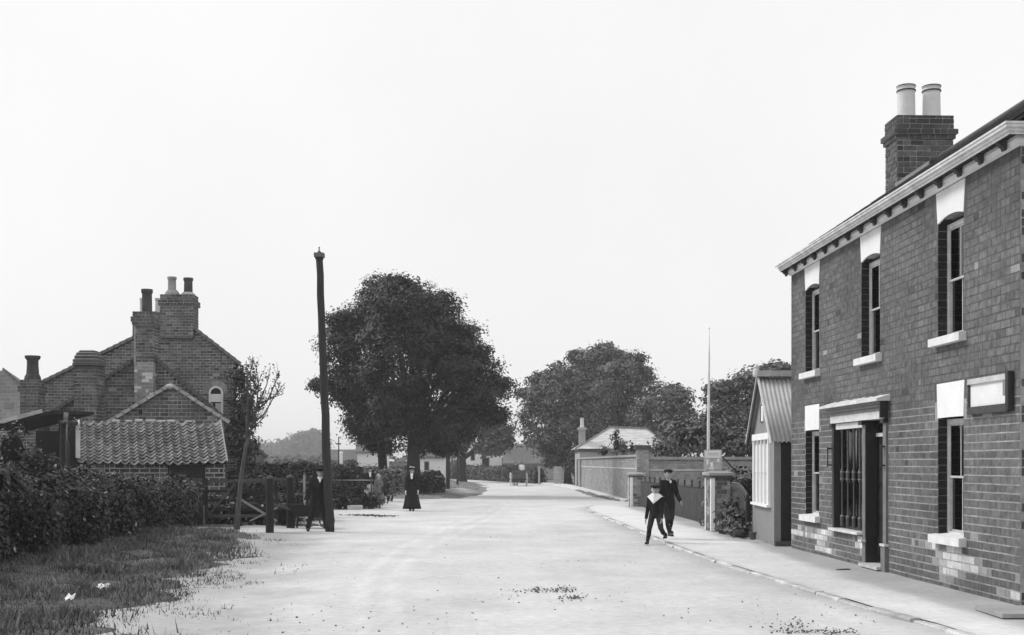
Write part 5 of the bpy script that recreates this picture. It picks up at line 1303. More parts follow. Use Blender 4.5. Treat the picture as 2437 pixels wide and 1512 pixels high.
MB().bar((gx0 + .1, -.045, .3), (xa(563, go.y) - go.x, -.045, 1.15), .03, .05).build('brace', WOODM, gt)
# loose rail beyond the gate
rl_ = thing('loose_rail', 'thin horizontal rail running from gate to dark post', 'rail', gr(630, 1254)); ro = Vector(rl_.location)
MB().bar(at(560, 1143, 31) - ro, at(690, 1140, 31.5) - ro, .05, .06).build('rail', WOODM, rl_); MB().tube([at(560, 1143, 31) - ro, Vector((at(560, 1143, 31).x - ro.x, 0.2, 0))], .03, 6).build('stake', WOODD, rl_)
nt_ = bush('nettles', 'tangle of weeds and brambles behind the field gate', [((xa(610, 34), 34.2, .5), (.9, .7, .6)), ((xa(545, 33), 33.2, .4), (.7, .5, .5)), ((xa(670, 33), 33.2, .5), (.6, .6, .55)), ((xa(720, 34), 34.5, .55), (.6, .7, .6)), ((xa(640, 37), 37, .7), (1.5, 1, .8)), ((xa(600, 32.2), 32.2, .35), (.8, .35, .42)), ((xa(520, 32.4), 32.6, .3), (.5, .35, .4)), ((xa(668, 31.6), 31.8, .3), (.3, .3, .42))], .06, LEAF_HEDGE, dens=10, per=10, spread=.12, seed=331, cat='weeds')
# hand barrow behind the man
wb_ = thing('wheelbarrow', 'dark wooden wheelbarrow standing behind the man at the pole', 'wheelbarrow', (xa(735, 30.6), 30.6, 0), math.radians(-4))
wc = Vector((.46, 0, .2)); wm_ = MB(); nsp = 16
def wheel_meshes(parent, c, r, w_, spokes, rim_mat, hub_mat, axis='y', name='wheel', rr=.03):
    m = MB(); R = Matrix.Rotation(PI / 2, 3, 'X') if axis == 'y' else Matrix.Rotation(PI / 2, 3, 'Y')
    n = 28; pr = [(r - rr, -w_ / 2), (r, -w_ / 2), (r, w_ / 2), (r - rr, w_ / 2)]; vs_ = []
    for k in range(n):
        a = 2 * PI * k / n
        for (q, h) in pr: vs_.append(Vector(c) + R @ Vector((q * math.cos(a), q * math.sin(a), h)))
    fs_ = [(4 * k + i, 4 * k + (i + 1) % 4, 4 * ((k + 1) % n) + (i + 1) % 4, 4 * ((k + 1) % n) + i) for k in range(n) for i in range(4)]
    rim = MB().add(vs_, fs_).build(name, rim_mat, parent)
    MB().tube([Vector(c) + R @ Vector((0, 0, -w_ * 1.6)), Vector(c) + R @ Vector((0, 0, w_ * 1.6))], r * .13, 10).build('hub', hub_mat, rim)
    for k in range(spokes):
        a = 2 * PI * k / spokes; MB().bar(Vector(c), Vector(c) + R @ Vector(((r - rr * .5) * math.cos(a), (r - rr * .5) * math.sin(a), 0)), max(.012, r * .05), max(.012, r * .05)).build('spoke', rim_mat, rim)
    return rim
wheel_meshes(wb_, wc, .2, .045, 8, M('barrow_wheel', .14, var=.3), WOODD)
for s in (-.17, .17): MB().bar((.5, s * .5, .2), (-.85, s * 1.35, .62), .04, .05).build('handle', WOODM, wb_)
mb = MB(); mb.add([(-.35, -.2, .34), (.25, -.16, .28), (.25, .16, .28), (-.35, .2, .34), (-.45, -.32, .62), (.42, -.26, .58), (.42, .26, .58), (-.45, .32, .62)], [(0, 1, 2, 3), (0, 4, 5, 1), (1, 5, 6, 2), (2, 6, 7, 3), (3, 7, 4, 0)]); o = mb.build('tray', WOODD, wb_); s = o.modifiers.new('t', 'SOLIDIFY'); s.thickness = .025
for s in (-.2, .2): MB().bar((-.3, s, .42), (-.36, s * 1.1, 0), .04, .05).build('leg', WOODD, wb_)
ck = clods('muck', 'dark load heaped along the ground by the barrow', [(740, 1252, 28, 1.2)], 40, .06, 9)
# the leaning pole
b0 = gr(786, 1266); tp = at(760, 606, b0.y); pole = thing('leaning_pole', 'tall dark timber pole with square cap leaning beside the man', 'pole', b0)
d = tp - b0; pts = []; rp = random.Random(8)
for i in range(15):
    u = i / 14; pts.append(Vector((d.x * (u ** .9) + rp.uniform(-.012, .012), 0, d.z * u - .1 * (1 - u))))
MB().tube(pts, [.112 - .03 * (i / 14) + rp.uniform(-.003, .003) for i in range(15)], 16).build('shaft', POLEW, pole, smooth=True)
MB().box(d.x - .115, d.x + .115, -.115, .115, d.z - .07, d.z + .03).build('cap', M('cap_wood', .13, var=.2), pole)
MB().box(d.x - .085, d.x + .085, -.085, .085, d.z - .12, d.z - .072).build('cap_moulding', WOODD, pole)
MB().lathe([(.07, d.z + .03), (.05, d.z + .06), (.015, d.z + .09), (.012, d.z + .15), (.022, d.z + .165), (.005, d.z + .19)], (d.x - .005, 0, 0), 10).build('finial', IRONB, pole)
# guide posts on the verge
for (px, py, ytop, r, lab) in ((1066, 1168, 1000, .13, 'tall dark timber post on the verge under the big tree'), (1089, 1158, 1068, .08, 'thinner dark post right of the tall verge post')):
    g = gr(px, py); t = thing('verge_post', lab, 'post', g); h = za(ytop, g.y); MB().tube([(0, 0, -.05), (0, 0, h * .6), (.02, 0, h)], [r, r * .9, r * .8], 10).build('shaft', POLEW, t); MB().lathe([(r * .95, 0), (r * .6, .08), (.01, .12)], (.02, 0, h), 10).build('cap', WOODD, t)

# ================================================================== FAR BUILDINGS
def far_house(name, label, x0, x1, Y, dep, ze_, zr_, wall, roof, ridge='x', wins=(), cat='house', hip=0):
    t = thing(name, label, cat, ((x0 + x1) / 2, Y, 0)); h = (x1 - x0) / 2
    if ridge == 'x':
        MB().prism([(0, 0), (dep, 0), (dep, ze_), (dep / 2, zr_ - .05), (0, ze_)], lambda p: (-h, p[0], p[1]), lambda p: (h, p[0], p[1])).build('wall', wall, t)
        for (ya, yb_) in ((-.25, dep / 2), (dep + .25, dep / 2)):
            r_ = MB(); c = [(-h - .2 + 0, ya, ze_ - .1), (h + .2, ya, ze_ - .1), (h + .2 - hip, yb_, zr_), (-h - .2 + hip, yb_, zr_)]
            r_.add(c + [(x, y, z + .12) for x, y, z in c], [(0, 1, 2, 3), (7, 6, 5, 4), (0, 4, 5, 1), (1, 5, 6, 2), (2, 6, 7, 3), (3, 7, 4, 0)]); ro_ = r_.build('roof', roof, t)
            if ya < 0:                                               # courses of tiles standing proud on the side in view
                nr_ = 14; V = []; Fc = []; k = 0; rr2 = random.Random(2)
                for r in range(nr_):
                    m_ = int((x1 - x0) / .6)
                    for q in range(m_):
                        u0, u1 = r / nr_, (r + 1.15) / nr_; f0, f1 = q / m_ + .004, (q + 1) / m_ - .004
                        def P_(f, u, hh): 
                            xa_ = -h - .2 + hip * u; xb_ = h + .2 - hip * u
                            return (xa_ + (xb_ - xa_) * f, ya + (yb_ - ya) * u, ze_ - .1 + (zr_ - ze_ + .1) * u + .12 + hh)
                        hj = rr2.uniform(.02, .045); V += [P_(f0, u0, hj), P_(f1, u0, hj), P_(f1, min(u1, 1), .01), P_(f0, min(u1, 1), .01)]; Fc.append((4 * k, 4 * k + 1, 4 * k + 2, 4 * k + 3)); k += 1
                o = np_mesh('tiling', V, Fc, roof, ro_); o['kind'] = 'stuff'
    else:
        MB().prism([(-h, 0), (h, 0), (h, ze_), (0, zr_ - .05), (-h, ze_)], lambda p: (p[0], 0, p[1]), lambda p: (p[0], dep, p[1])).build('wall', wall, t)
        for s in (-1, 1):
            r_ = MB(); c = [(s * (h + .2), -.2, ze_ - .15), (s * (h + .2), dep, ze_ - .15), (0, dep, zr_), (0, -.2, zr_)]
            r_.add(c + [(x, y, z + .12) for x, y, z in c], [(0, 1, 2, 3), (7, 6, 5, 4), (0, 4, 5, 1), (1, 5, 6, 2), (2, 6, 7, 3), (3, 7, 4, 0)]); r_.build('roof', roof, t)
    for (wx_, wz, ww, wh) in wins:
        w_ = MB().box(wx_ - ww / 2, wx_ + ww / 2, -.05, .0, wz, wz + wh).build('window', GREYP, t); MB().box(wx_ - ww / 2 + .08, wx_ + ww / 2 - .08, -.07, -.051, wz + .08, wz + wh - .08).build('pane', DARKIN, w_)
    return t
RF = M('far_roof', .16, var=.2, scale=.6); LW_ = M('far_limewash', .78, var=.06, scale=.8)
far_house('white_cottage', 'whitewashed cottage glimpsed below the big tree on the left', xa(850, 130), xa(915, 130), 130, 5, 2.8, 4.6, LW_, RF)
far_house('grey_barn', 'grey barn left of the whitewashed cottage', xa(775, 132), xa(849, 132), 132, 5, 1.9, 3.0, M('grey_boards', .16, var=.2), RF, cat='barn')
far_house('white_gabled_cottage', 'white gable-ended cottage right of the verge posts', xa(1104, 135), xa(1142, 135), 135, 6, 2.9, 4.4, LW_, RF, 'y', wins=[(.1, 1.9, .5, .9)])
far_house('grey_roofed_cottage', 'grey-roofed cottage between white gable and long barn', xa(1143, 128), xa(1214, 128), 128, 6, 2.9, 5.0, LW_, RF, wins=[(1.1, 1.1, .8, 1.1), (-1.0, 1.1, .8, 1.1)])
far_house('long_barn', 'long barn with wide grey tiled roof at the road bend', xa(1200, 122), xa(1345, 122), 122, 7, 1.55, 3.5, M('barn_wall', .4, var=.2), RF, cat='barn', hip=.3)
t = far_house('white_lodge', 'small pale building seen behind the woman and tree trunk', xa(1000, 120), xa(1060, 120), 120, 4, 2.2, 3.4, LW_, RF, wins=[(-.6, .9, .5, .9)])
for (px, w_, lab) in ((1283, .14, 'thin pale gatepost beside the far hedge'), (1327, .55, 'broad pale gate pier in front of the far hedge')):
    g = gr(px, 1152); g.y = 92; g.x = xa(px, 92); t = thing('far_gatepost', lab, 'post', g); MB().box(-w_ / 2, w_ / 2, -.15, .15, 0, 1.3).build('shaft', M('pale_post', .42, var=.2), t); MB().box(-w_ / 2 - .05, w_ / 2 + .05, -.2, .2, 1.3, 1.38).build('cap', M('pale_post', .42), t)
t = thing('white_post', 'white post beside a thin pole left of the big tree', 'post', (xa(812, 95), 95, 0)); MB().tube([(0, 0, 0), (0, 0, 2.4)], .12, 8).build('shaft', LW_, t); MB().lathe([(.15, 2.4), (.12, 2.5), (.02, 2.55)], (0, 0, 0), 8).build('cap', LW_, t)
t = thing('thin_pole', 'thin dark pole rising above the white post', 'pole', (xa(806, 96), 96, 0)); MB().tube([(0, 0, 0), (0, 0, 3.7)], [.06, .04], 8).build('shaft', WOODD, t); MB().box(-.2, .2, -.04, .04, 3.1, 3.2).build('arm', WOODD, t)
# ================================================================== TREES, HEDGES, BUSHES
# the big chestnut pair on the verge
R_L = [(960, 735, 70, 58), (1050, 800, 62, 62), (930, 742, 62, 75), (1000, 775, 85, 92), (905, 690, 28, 35), (955, 705, 40, 38), (1085, 835, 65, 75), (1040, 740, 48, 45), (960, 870, 95, 95), (1120, 905, 70, 72), (1040, 945, 100, 80), (1150, 935, 52, 50), (990, 1025, 80, 52), (1085, 1010, 55, 45), (945, 985, 60, 60), (1165, 985, 35, 25), (1120, 850, 40, 40), (1060, 1050, 40, 35), (1185, 920, 25, 18)]
L_L = [(882, 750, 45, 45), (850, 785, 58, 62), (815, 840, 40, 60), (880, 870, 70, 80), (835, 920, 55, 55), (890, 965, 70, 60), (798, 925, 34, 28), (880, 1025, 45, 38), (862, 985, 38, 40), (765, 915, 16, 10), (905, 1050, 38, 28), (815, 770, 25, 25)]
tb1 = (xa(984, 60), 60, 0); tb2 = (xa(910, 62.5), 62.5, 0)
tree('chestnut_tree', 'huge dark round tree on the verge behind the woman', tb1, px_lobes(R_L, 60, .9, 1), .36, (tb1[0], 60, 2.5), .074, LEAF_BIG, dens=3.8, per=54, spread=.30, seed=401)
tree('chestnut_tree', 'dark tree merging with the left flank of the huge tree', tb2, px_lobes(L_L, 62, .9, 2), .26, (tb2[0], 62.5, 2.6), .074, LEAF_BIG, dens=3.8, per=54, spread=.30, seed=402)
# trees across the road behind the lodge
tr1 = [(1330, 935, 62, 55), (1395, 950, 60, 60), (1290, 1000, 48, 35), (1350, 1000, 70, 48), (1300, 925, 35, 30), (1275, 955, 26, 20), (1280, 1045, 42, 22), (1345, 1055, 60, 38), (1400, 1020, 45, 45), (1330, 895, 30, 25), (1340, 1095, 40, 22), (1258, 938, 16, 8)]
b = (xa(1352, 98), 98, 0); tree('roadside_tree', 'spreading paler tree over the road bend right of the gap', b, px_lobes(tr1, 98, .9, 3), .3, (b[0], 98, 2.2), .12, LEAF_MID, dens=2.0, per=36, spread=.42, seed=403)
tr2 = [(1440, 900, 80, 62), (1500, 925, 52, 55), (1440, 860, 45, 35), (1395, 880, 38, 35), (1480, 870, 40, 32), (1470, 970, 80, 55), (1420, 1000, 60, 50), (1520, 990, 40, 40), (1525, 895, 25, 22), (1380, 850, 18, 14), (1438, 838, 16, 14)]
b = (xa(1450, 103), 103, 0); tree('lodge_tree', 'tall tree rising behind the lodge roof', b, px_lobes(tr2, 103, .9, 4), .35, (b[0], 103, 3), .12, LEAF_MID, dens=2.0, per=36, spread=.42, seed=404)
tr3 = [(1590, 965, 50, 45), (1610, 945, 30, 30), (1560, 1000, 45, 45), (1620, 1010, 40, 45), (1580, 1050, 60, 40), (1640, 1040, 30, 30)]
b = (xa(1595, 95), 95, 0); tree('garden_tree', 'smaller tree right of the lodge behind the high wall', b, px_lobes(tr3, 95, .9, 5), .22, (b[0], 95, 2), .15, LEAF_MID, dens=2.4, per=24, spread=.4, seed=405)
tr4 = [(1770, 935, 60, 38), (1730, 960, 40, 40), (1800, 905, 45, 25), (1740, 1005, 55, 45), (1850, 900, 50, 30), (1800, 980, 70, 55), (1712, 930, 20, 18), (1860, 950, 60, 50), (1835, 884, 12, 8), (1862, 886, 16, 9)]
b = (xa(1790, 72), 72, 0); tree('hut_tree', 'broad tree standing behind the iron-roofed hut', b, px_lobes(tr4, 72, .9, 6), .25, (b[0], 72, 1.9), .13, LEAF_MID, dens=3.0, per=22, spread=.34, seed=406)
orch = [(1600, 1055, 45, 35), (1650, 1040, 45, 38), (1700, 1050, 42, 35), (1745, 1055, 40, 32), (1620, 1020, 35, 28), (1680, 1010, 30, 25), (1575, 1072, 26, 20), (1760, 1075, 30, 22), (1800, 1070, 40, 30)]
bush('orchard_shrubbery', 'mass of leafy shrubbery topping the garden wall', [((c[0], c[1], c[2]), r) for c, r in px_lobes(orch, 55, .9, 7)] , .10, LEAF_MID, dens=6, per=16, spread=.22, seed=407, cat='shrubbery')
bush('wall_creeper', 'spiky creeper showing over the wall before the lodge roof', px_lobes([(1465, 1060, 12, 22), (1487, 1066, 16, 18), (1505, 1070, 16, 14), (1440, 1075, 14, 12), (1462, 1035, 5, 14)], 68, .8, 8), .08, LEAF_MID, dens=9, per=12, spread=.12, seed=408)
bush('gate_shrub', 'tall pale-stemmed shrub at the wall end left of the lodge', px_lobes([(1372, 1070, 12, 30), (1366, 1100, 9, 30)], 96, .8, 9), .12, LEAF_FAR, dens=7, per=12, spread=.18, seed=409)
tr5 = [(1150, 1020, 55, 28), (1190, 1035, 34, 28), (1110, 1035, 40, 32), (1170, 1060, 40, 22), (1100, 1000, 50, 30), (1070, 1060, 35, 28)]
b = (xa(1101, 104), 104, 0); tree('roadside_tree', 'paler tree showing beyond the right side of the huge tree', b, px_lobes(tr5, 104, .9, 10), .33, (b[0], 104, 2.2), .16, LEAF_MID, dens=2.2, per=22, spread=.42, seed=410)
# far woods
far1 = [(725, 1070, 48, 38), (690, 1080, 35, 30), (755, 1065, 30, 32)]
b = (xa(725, 520), 520, 0); tree('distant_tree', 'rounded hazy tree in the distance left of the pole', b, px_lobes(far1, 520, .9, 11), .5, (b[0], 520, 3), .8, LEAF_FAR, dens=.16, per=22, spread=1.8, seed=411)
far2 = [(640, 1082, 40, 30), (605, 1085, 30, 25), (665, 1090, 30, 20)]
b = (xa(635, 540), 540, 0); tree('distant_tree', 'lower hazy tree in the distance behind the young tree', b, px_lobes(far2, 540, .9, 12), .5, (b[0], 540, 3), .8, LEAF_FAR, dens=.16, per=22, spread=1.8, seed=412)
hedge('far_hedge', 'long hazy hedge closing the field in the distance', [(-130, 250), (-70, 245), (-20, 240), (40, 250), (110, 260)], 2.6, 3, 9000, LEAF_FAR, .45, seed=413, lump=.5)
hedge('field_hedge', 'middle-distance hedge across the field left of the road', [(-52, 150), (-30, 140), (-17, 128)], 1.7, 1.4, 9000, LEAF_FAR, .2, seed=414, lump=.2)
# roadside hedges
hedge('bend_hedge', 'clipped hedge along the outside of the road bend', [(-15, 160), (-7.5, 131), (-3.5, 118), (0.3, 104), (2.2, 97)], [1.3, 1.35, 1.4, 1.3, 1.2], 1.1, 16000, M('bend_leaf', .12, var=.3, scale=1, isl=.4), .11, seed=415, lump=.1)
hedge('lane_hedge', 'hedge bordering the verge behind the woman', [(-8.5, 70), (-6.0, 66), (-4.8, 63.5), (-4.15, 62.5)], [1.3, 1.3, 1.25, 1.1], 1.2, 14000, LEAF_MID, .08, seed=416, lump=.12)
bush('round_bush', 'rounded dark bush right behind the woman', px_lobes([(1010, 1148, 22, 24), (1025, 1152, 12, 20), (990, 1150, 16, 22)], 60.5, .9, 13), .07, LEAF_HEDGE, dens=12, per=12, spread=.12, seed=417)
bush('sloping_bush', 'sloping leafy bush between hedge corner and woman', px_lobes([(925, 1150, 22, 28), (940, 1158, 16, 18), (915, 1130, 16, 16)], 52, .9, 14), .06, LEAF_MID, dens=12, per=12, spread=.12, seed=418)
bush('ivy_hedge', 'ivy-covered hedge corner right of the leaning pole', px_lobes([(820, 1132, 32, 28), (812, 1170, 30, 38), (850, 1182, 30, 28), (885, 1188, 28, 24), (912, 1170, 10, 22), (830, 1195, 35, 16), (875, 1198, 35, 14)], 44, .8, 15), .055, LEAF_HEDGE, dens=16, per=14, spread=.12, seed=419, cat='hedge')
hedge('garden_hedge', 'dark hedge crossing behind the gate and the man', [(-14, 52), (-10, 51), (-7.6, 49.5), (-6.4, 48.5)], [1.5, 1.55, 1.55, 1.5], 1.0, 12000, LEAF_HEDGE, .07, seed=420)
hedge('overgrown_hedge', 'big overgrown dark hedge filling the left foreground', [(-8.15, 14.5), (-8.25, 19), (-8.45, 24), (-8.65, 28), (-8.95, 32.2)], [1.5, 1.42, 1.26, 1.12, 1.02], 1.5, 64000, LEAF_HEDGE, .042, seed=421, lump=.16, z0=.05)
bush('bramble_bush', 'bramble bush climbing before the dark lean-to', px_lobes([(40, 1070, 45, 60), (20, 1110, 40, 50), (90, 1105, 45, 35), (140, 1125, 40, 25)], 27.5, .7, 16), .05, LEAF_HEDGE, dens=14, per=12, spread=.12, seed=422)
bush('hedge_top_growth', 'paler leafy growth sprouting above the hedge by the shed', px_lobes([(330, 1164, 40, 22), (400, 1160, 45, 22), (440, 1165, 30, 22), (270, 1158, 30, 14), (200, 1142, 20, 14)], 30.5, .9, 17), .045, LEAF_MID, dens=16, per=12, spread=.1, seed=423)
bush('house_ivy', 'dark ivy bush covering the right corner of the tall house', [((c[0], c[1], c[2]), r) for c, r in px_lobes([(578, 905, 24, 35), (582, 960, 28, 45), (580, 1010, 30, 35), (590, 1060, 30, 40)], 46.2, .9, 18)], .07, LEAF_HEDGE, dens=14, per=14, spread=.14, seed=424)
# the young open-branched tree by the gate
b0 = gr(563, 1262); yt = thing('young_tree', 'slender young tree with open branches beside the field gate', 'tree', b0); mb = MB(); rng = np.random.default_rng(431); rt = random.Random(431); LP = []
def pt(px, py): v = at(px, py, b0.y) - b0; return v
trunk = [pt(563, 1266), pt(568, 1200), pt(576, 1120), pt(585, 1065), pt(592, 1040)]
mb.tube(trunk, [.085, .06, .05, .045, .042], 9)
mb.tube([pt(588, 1058), pt(588, 1010), pt(590, 960), pt(589, 905), pt(586, 858)], [.04, .034, .026, .016, .006], 7)
arms = [[(592, 1042), (600, 1000), (606, 960), (612, 920), (616, 875)], [(600, 1000), (620, 960), (634, 915), (640, 870)], [(602, 985), (630, 955), (655, 920), (668, 890)], [(600, 1010), (625, 985), (650, 945), (676, 910)], [(590, 960), (605, 930), (625, 890)], [(592, 990), (575, 960), (565, 920)], [(610, 965), (640, 950), (672, 935)], [(612, 925), (600, 890), (604, 868)], [(598, 1020), (618, 1010), (628, 990)]]
for A_ in arms:
    p = [pt(*q) + Vector((0, rt.uniform(-.3, .3) * (i > 0), 0)) for i, q in enumerate(A_)]; mb.tube(p, [.026 * (1 - .75 * i / (len(p) - 1)) for i in range(len(p))], 6)
    for k in range(14):
        i = rt.randrange(1, len(p)); s = p[i - 1].lerp(p[i], rt.random()); e = s + Vector((rt.uniform(-.15, .2), rt.uniform(-.2, .2), rt.uniform(.08, .36))); mb.tube([s, e], [.007, .003], 4)
        for q in range(rt.randint(2, 5)): v = s.lerp(e, rt.uniform(.3, 1.1)); LP.append((v.x + rt.gauss(0, .04), v.y + rt.gauss(0, .05), v.z + rt.gauss(0, .04)))
mb.build('trunk', BARKL, yt, smooth=True)
P = np.array(LP); leaves('crown', P, rng.normal(size=(len(P), 3)), .035 * (.7 + .6 * rng.random(len(P))), LEAF_HEDGE, yt, rng=rng)
# ================================================================== PEOPLE
def ik(a, b, l1, l2, pole):
    a = Vector(a); b = Vector(b); d = b - a; L_ = min(d.length, (l1 + l2) * .999); d.normalize()
    x = (l1 * l1 - l2 * l2 + L_ * L_) / (2 * L_); h = math.sqrt(max(0, l1 * l1 - x * x)); p = Vector(pole); p = (p - d * p.dot(d)).normalized()
    return a + d * x + p * h

def hand_shapes(mb, w_, tip_dir, side, k):
    """palm, four unequal curled fingers, thumb off the side of the palm; k = scale (1 = adult)"""
    d = Vector(tip_dir).normalized(); s = Vector((side, 0, 0)); s = (s - d * s.dot(d)).normalized(); f = d.cross(s)
    palm = Vector(w_) + d * .045 * k; R = Matrix((f, s, d)).transposed()
    mb.ell(palm, (.042 * k, .020 * k, .055 * k), R, n=10, m=6)
    for i, ln in enumerate((.062, .072, .066, .05)):
        b = palm + d * .045 * k + f * (.028 - .019 * i) * k; m_ = b + d * ln * .55 * k - s * .012 * k; e = m_ + d * ln * .45 * k - s * .025 * k
        mb.capsule(b, .010 * k, m_, .009 * k, 6); mb.capsule(m_, .009 * k, e, .0075 * k, 6)
    t0 = palm - d * .015 * k + f * .036 * k; t1 = t0 + (d + f * .8).normalized() * .035 * k; mb.capsule(t0, .012 * k, t1, .0105 * k, 6); mb.capsule(t1, .0105 * k, t1 + d * .028 * k, .008 * k, 6)

def human(name, label, loc, rz, H, feet, hands, hat='cap', top=CLOTHB, bottom=CLOTHB, skirt=None, hem=.42, lean=(0, 0), turn=0, hair=HAIR, collar='shirt', stocking=None, short=None, child=0.0, drop=0.0, seat=None, scale_w=1.0, vox=.010, group=None, hand_mat=None):
    """faces -Y; feet / hands are positions in body heights"""
    t = thing(name, label, 'person', loc, rz, group); V3 = lambda p: Vector(p) * H
    hs = 1.0 + .28 * child; hk = H / 1.7 * (1 + .1 * child)
    hipz = .515 - .01 * child - drop; lx, ly = lean
    pel = V3((0, 0, hipz)); che = V3((lx * .6, ly * .6, .72 - drop - .01 * child)); nek = V3((lx, ly, .845 - drop - .025 * child)); hd = V3((lx * 1.15, ly * 1.2 - .012, .925 - drop - .02 * child))
    sh = [V3((lx + s * .10 * scale_w, ly * .9 + .004, .802 - drop - .025 * child)) for s in (-1, 1)]; hp = [V3((s * .052, 0, hipz - .01)) for s in (-1, 1)]
    ft = [V3(f) for f in feet]; hn = [V3(h) for h in hands]
    kn = [ik(hp[i], ft[i] + V3((0, 0, .045)), .234 * H, .224 * H, (0, -1, 0)) for i in (0, 1)]
    el = [ik(sh[i], hn[i], .168 * H, .15 * H, (-.25 if i == 0 else .25, .9, -.3)) for i in (0, 1)]
    hr = .066 * H * hs * .93
    # body: one skin
    b = MB()
    b.ell(hd, (hr * .80, hr * .95, hr * 1.12), n=16, m=12); b.ell(hd + Vector((0, -hr * .25, -hr * .55)), (hr * .55, hr * .62, hr * .55))
    fa = Matrix.Rotation(turn, 3, 'Z')
    b.capsule(hd + fa @ Vector((0, -hr * .88, hr * .12)), hr * .11, hd + fa @ Vector((0, -hr * 1.12, -hr * .2)), hr * .17, 6)
    b.ell(hd + fa @ Vector((0, -hr * .84, -hr * .56)), (hr * .28, hr * .16, hr * .12)); b.ell(hd + fa @ Vector((0, -hr * .80, hr * .26)), (hr * .58, hr * .2, hr * .12))
    for s in (-1, 1): b.ell(hd + fa @ Vector((s * hr * .83, hr * .08, -hr * .02)), (hr * .12, hr * .2, hr * .3))
    b.capsule(nek - Vector((0, 0, .02 * H)), .036 * H, hd - Vector((0, 0, hr * .6)), .034 * H)
    b.ell(che, (.088 * H, .058 * H, .11 * H)); b.ell(pel + V3((0, 0, .03)), (.078 * H, .056 * H, .085 * H)); b.capsule(pel, .052 * H, che, .058 * H)
    for i, s in ((0, -1), (1, 1)):
        b.capsule(nek - Vector((0, 0, .03 * H)), .035 * H, sh[i], .032 * H); b.capsule(sh[i], .031 * H, el[i], .024 * H); b.capsule(el[i], .024 * H, hn[i], .016 * H)
        b.capsule(hp[i], .048 * H, kn[i], .034 * H); b.capsule(kn[i], .033 * H, ft[i] + V3((0, 0, .04)), .020 * H); b.capsule(kn[i].lerp(ft[i], .35) + Vector((0, .01 * H, 0)), .031 * H, kn[i].lerp(ft[i], .6), .026 * H)
        b.capsule(ft[i] + V3((0, .01, .022)), .02 * H, ft[i] + V3((0, -.075, .014)), .014 * H)
        dn = (hn[i] - el[i]).normalized(); hand_shapes(b, hn[i], dn + Vector((0, -.25, 0)), s, hk)
    body = fuse('body', b, SKIN, t, vox, 2)
    if hand_mat is not None:
        for i, s in ((0, -1), (1, 1)):
            gl = MB(); hand_shapes(gl, hn[i], (hn[i] - el[i]).normalized() + Vector((0, -.25, 0)), s, hk * 1.16); gl.capsule(el[i].lerp(hn[i], .9), .026 * H, hn[i], .022 * H); fuse('glove', gl, hand_mat, t, vox, 1)
    # eyes and mouth
    for s in (-1, 1): MB().ell(hd + fa @ Vector((s * hr * .33, -hr * .84, hr * .08)), (hr * .13, hr * .08, hr * .075), n=8, m=5).build('eye', EYE_M, t)
    MB().ell(hd + fa @ Vector((0, -hr * .96, -hr * .52)), (hr * .22, hr * .06, hr * .045), n=8, m=5).build('mouth', M('lips', .16), t)
    # hair
    h = MB(); h.ell(hd + fa @ Vector((0, hr * .16, hr * .16)), (hr * .9, hr * .92, hr * 1.02), n=14, m=10)
    if skirt: h.ell(hd + fa @ Vector((0, hr * .75, -hr * .1)), (hr * .6, hr * .5, hr * .5)); 
    fuse('hair', h, hair, t, max(.012, vox), 2)
    # jacket and sleeves
    j = MB(); e = .014 * H
    hemz = hem - drop
    j.ell(che, (.098 * H + e * .3, .068 * H + e * .3, .115 * H)); j.capsule(che, .078 * H, pel + V3((0, 0, .06)), .072 * H)
    j.tube([nek - V3((0, 0, .035)), V3((lx * .8, ly * .8, .79 - drop - .02 * child)), che, V3((0, 0, .60 - drop)), pel + V3((0, 0, .02)), V3((0, 0, hemz))], [.045 * H, .098 * H, .108 * H, .094 * H, .102 * H, (.112 if not skirt else .12) * H], 14, flat=.68)
    for i in (0, 1):
        j.capsule(nek - V3((0, 0, .035)), .04 * H, sh[i], .04 * H); j.capsule(sh[i], .042 * H, el[i], .036 * H); j.capsule(el[i], .036 * H, el[i].lerp(hn[i], .93), .029 * H)
    fuse('jacket', j, top, t, vox, 2)
    # legs
    if skirt:
        n = 40; waist, hz_ = .60 - drop, .055
        def wob(a, q): return 1 + (.02 + .035 * q / 6) * math.sin(9 * a + 1.3) + .03 * q / 6 * math.sin(4 * a)
        prof = [(.074, waist), (.102, .54), (.125, .46), (.147, .36), (.168, .24), (.19, .13), (.208, hz_), (.2, hz_ + .004), (.13, .3)]
        MB().lathe([(r * H * 1.0, z * H) for r, z in prof], (0, .012 * H, 0), n, sx=1, sy=.86, wob=wob).build('skirt', skirt, t, smooth=True)
    else:
        g = MB(); g.ell(pel, (.086 * H, .062 * H, .075 * H))
        for i in (0, 1):
            an = ft[i] + V3((0, 0, .045))
            if short: g.capsule(hp[i], .058 * H, kn[i] + (kn[i] - hp[i]) * .0, .046 * H); g.capsule(kn[i], .046 * H, kn[i].lerp(an, .12), .04 * H)
            else: g.capsule(hp[i], .058 * H, kn[i], .047 * H); g.capsule(kn[i], .047 * H, an, .038 * H)
        fuse('breeches' if short else 'trousers', g, bottom, t, vox, 2)
        if short:
            for i in (0, 1):
                an = ft[i] + V3((0, 0, .045)); k_ = MB(); cf = kn[i].lerp(ft[i], .42) + Vector((0, .01 * H, 0)); k_.capsule(kn[i].lerp(an, .0), .04 * H, cf, .041 * H); k_.capsule(cf, .041 * H, an, .028 * H); fuse('stocking', k_, stocking or CLOTHD, t, vox, 2)
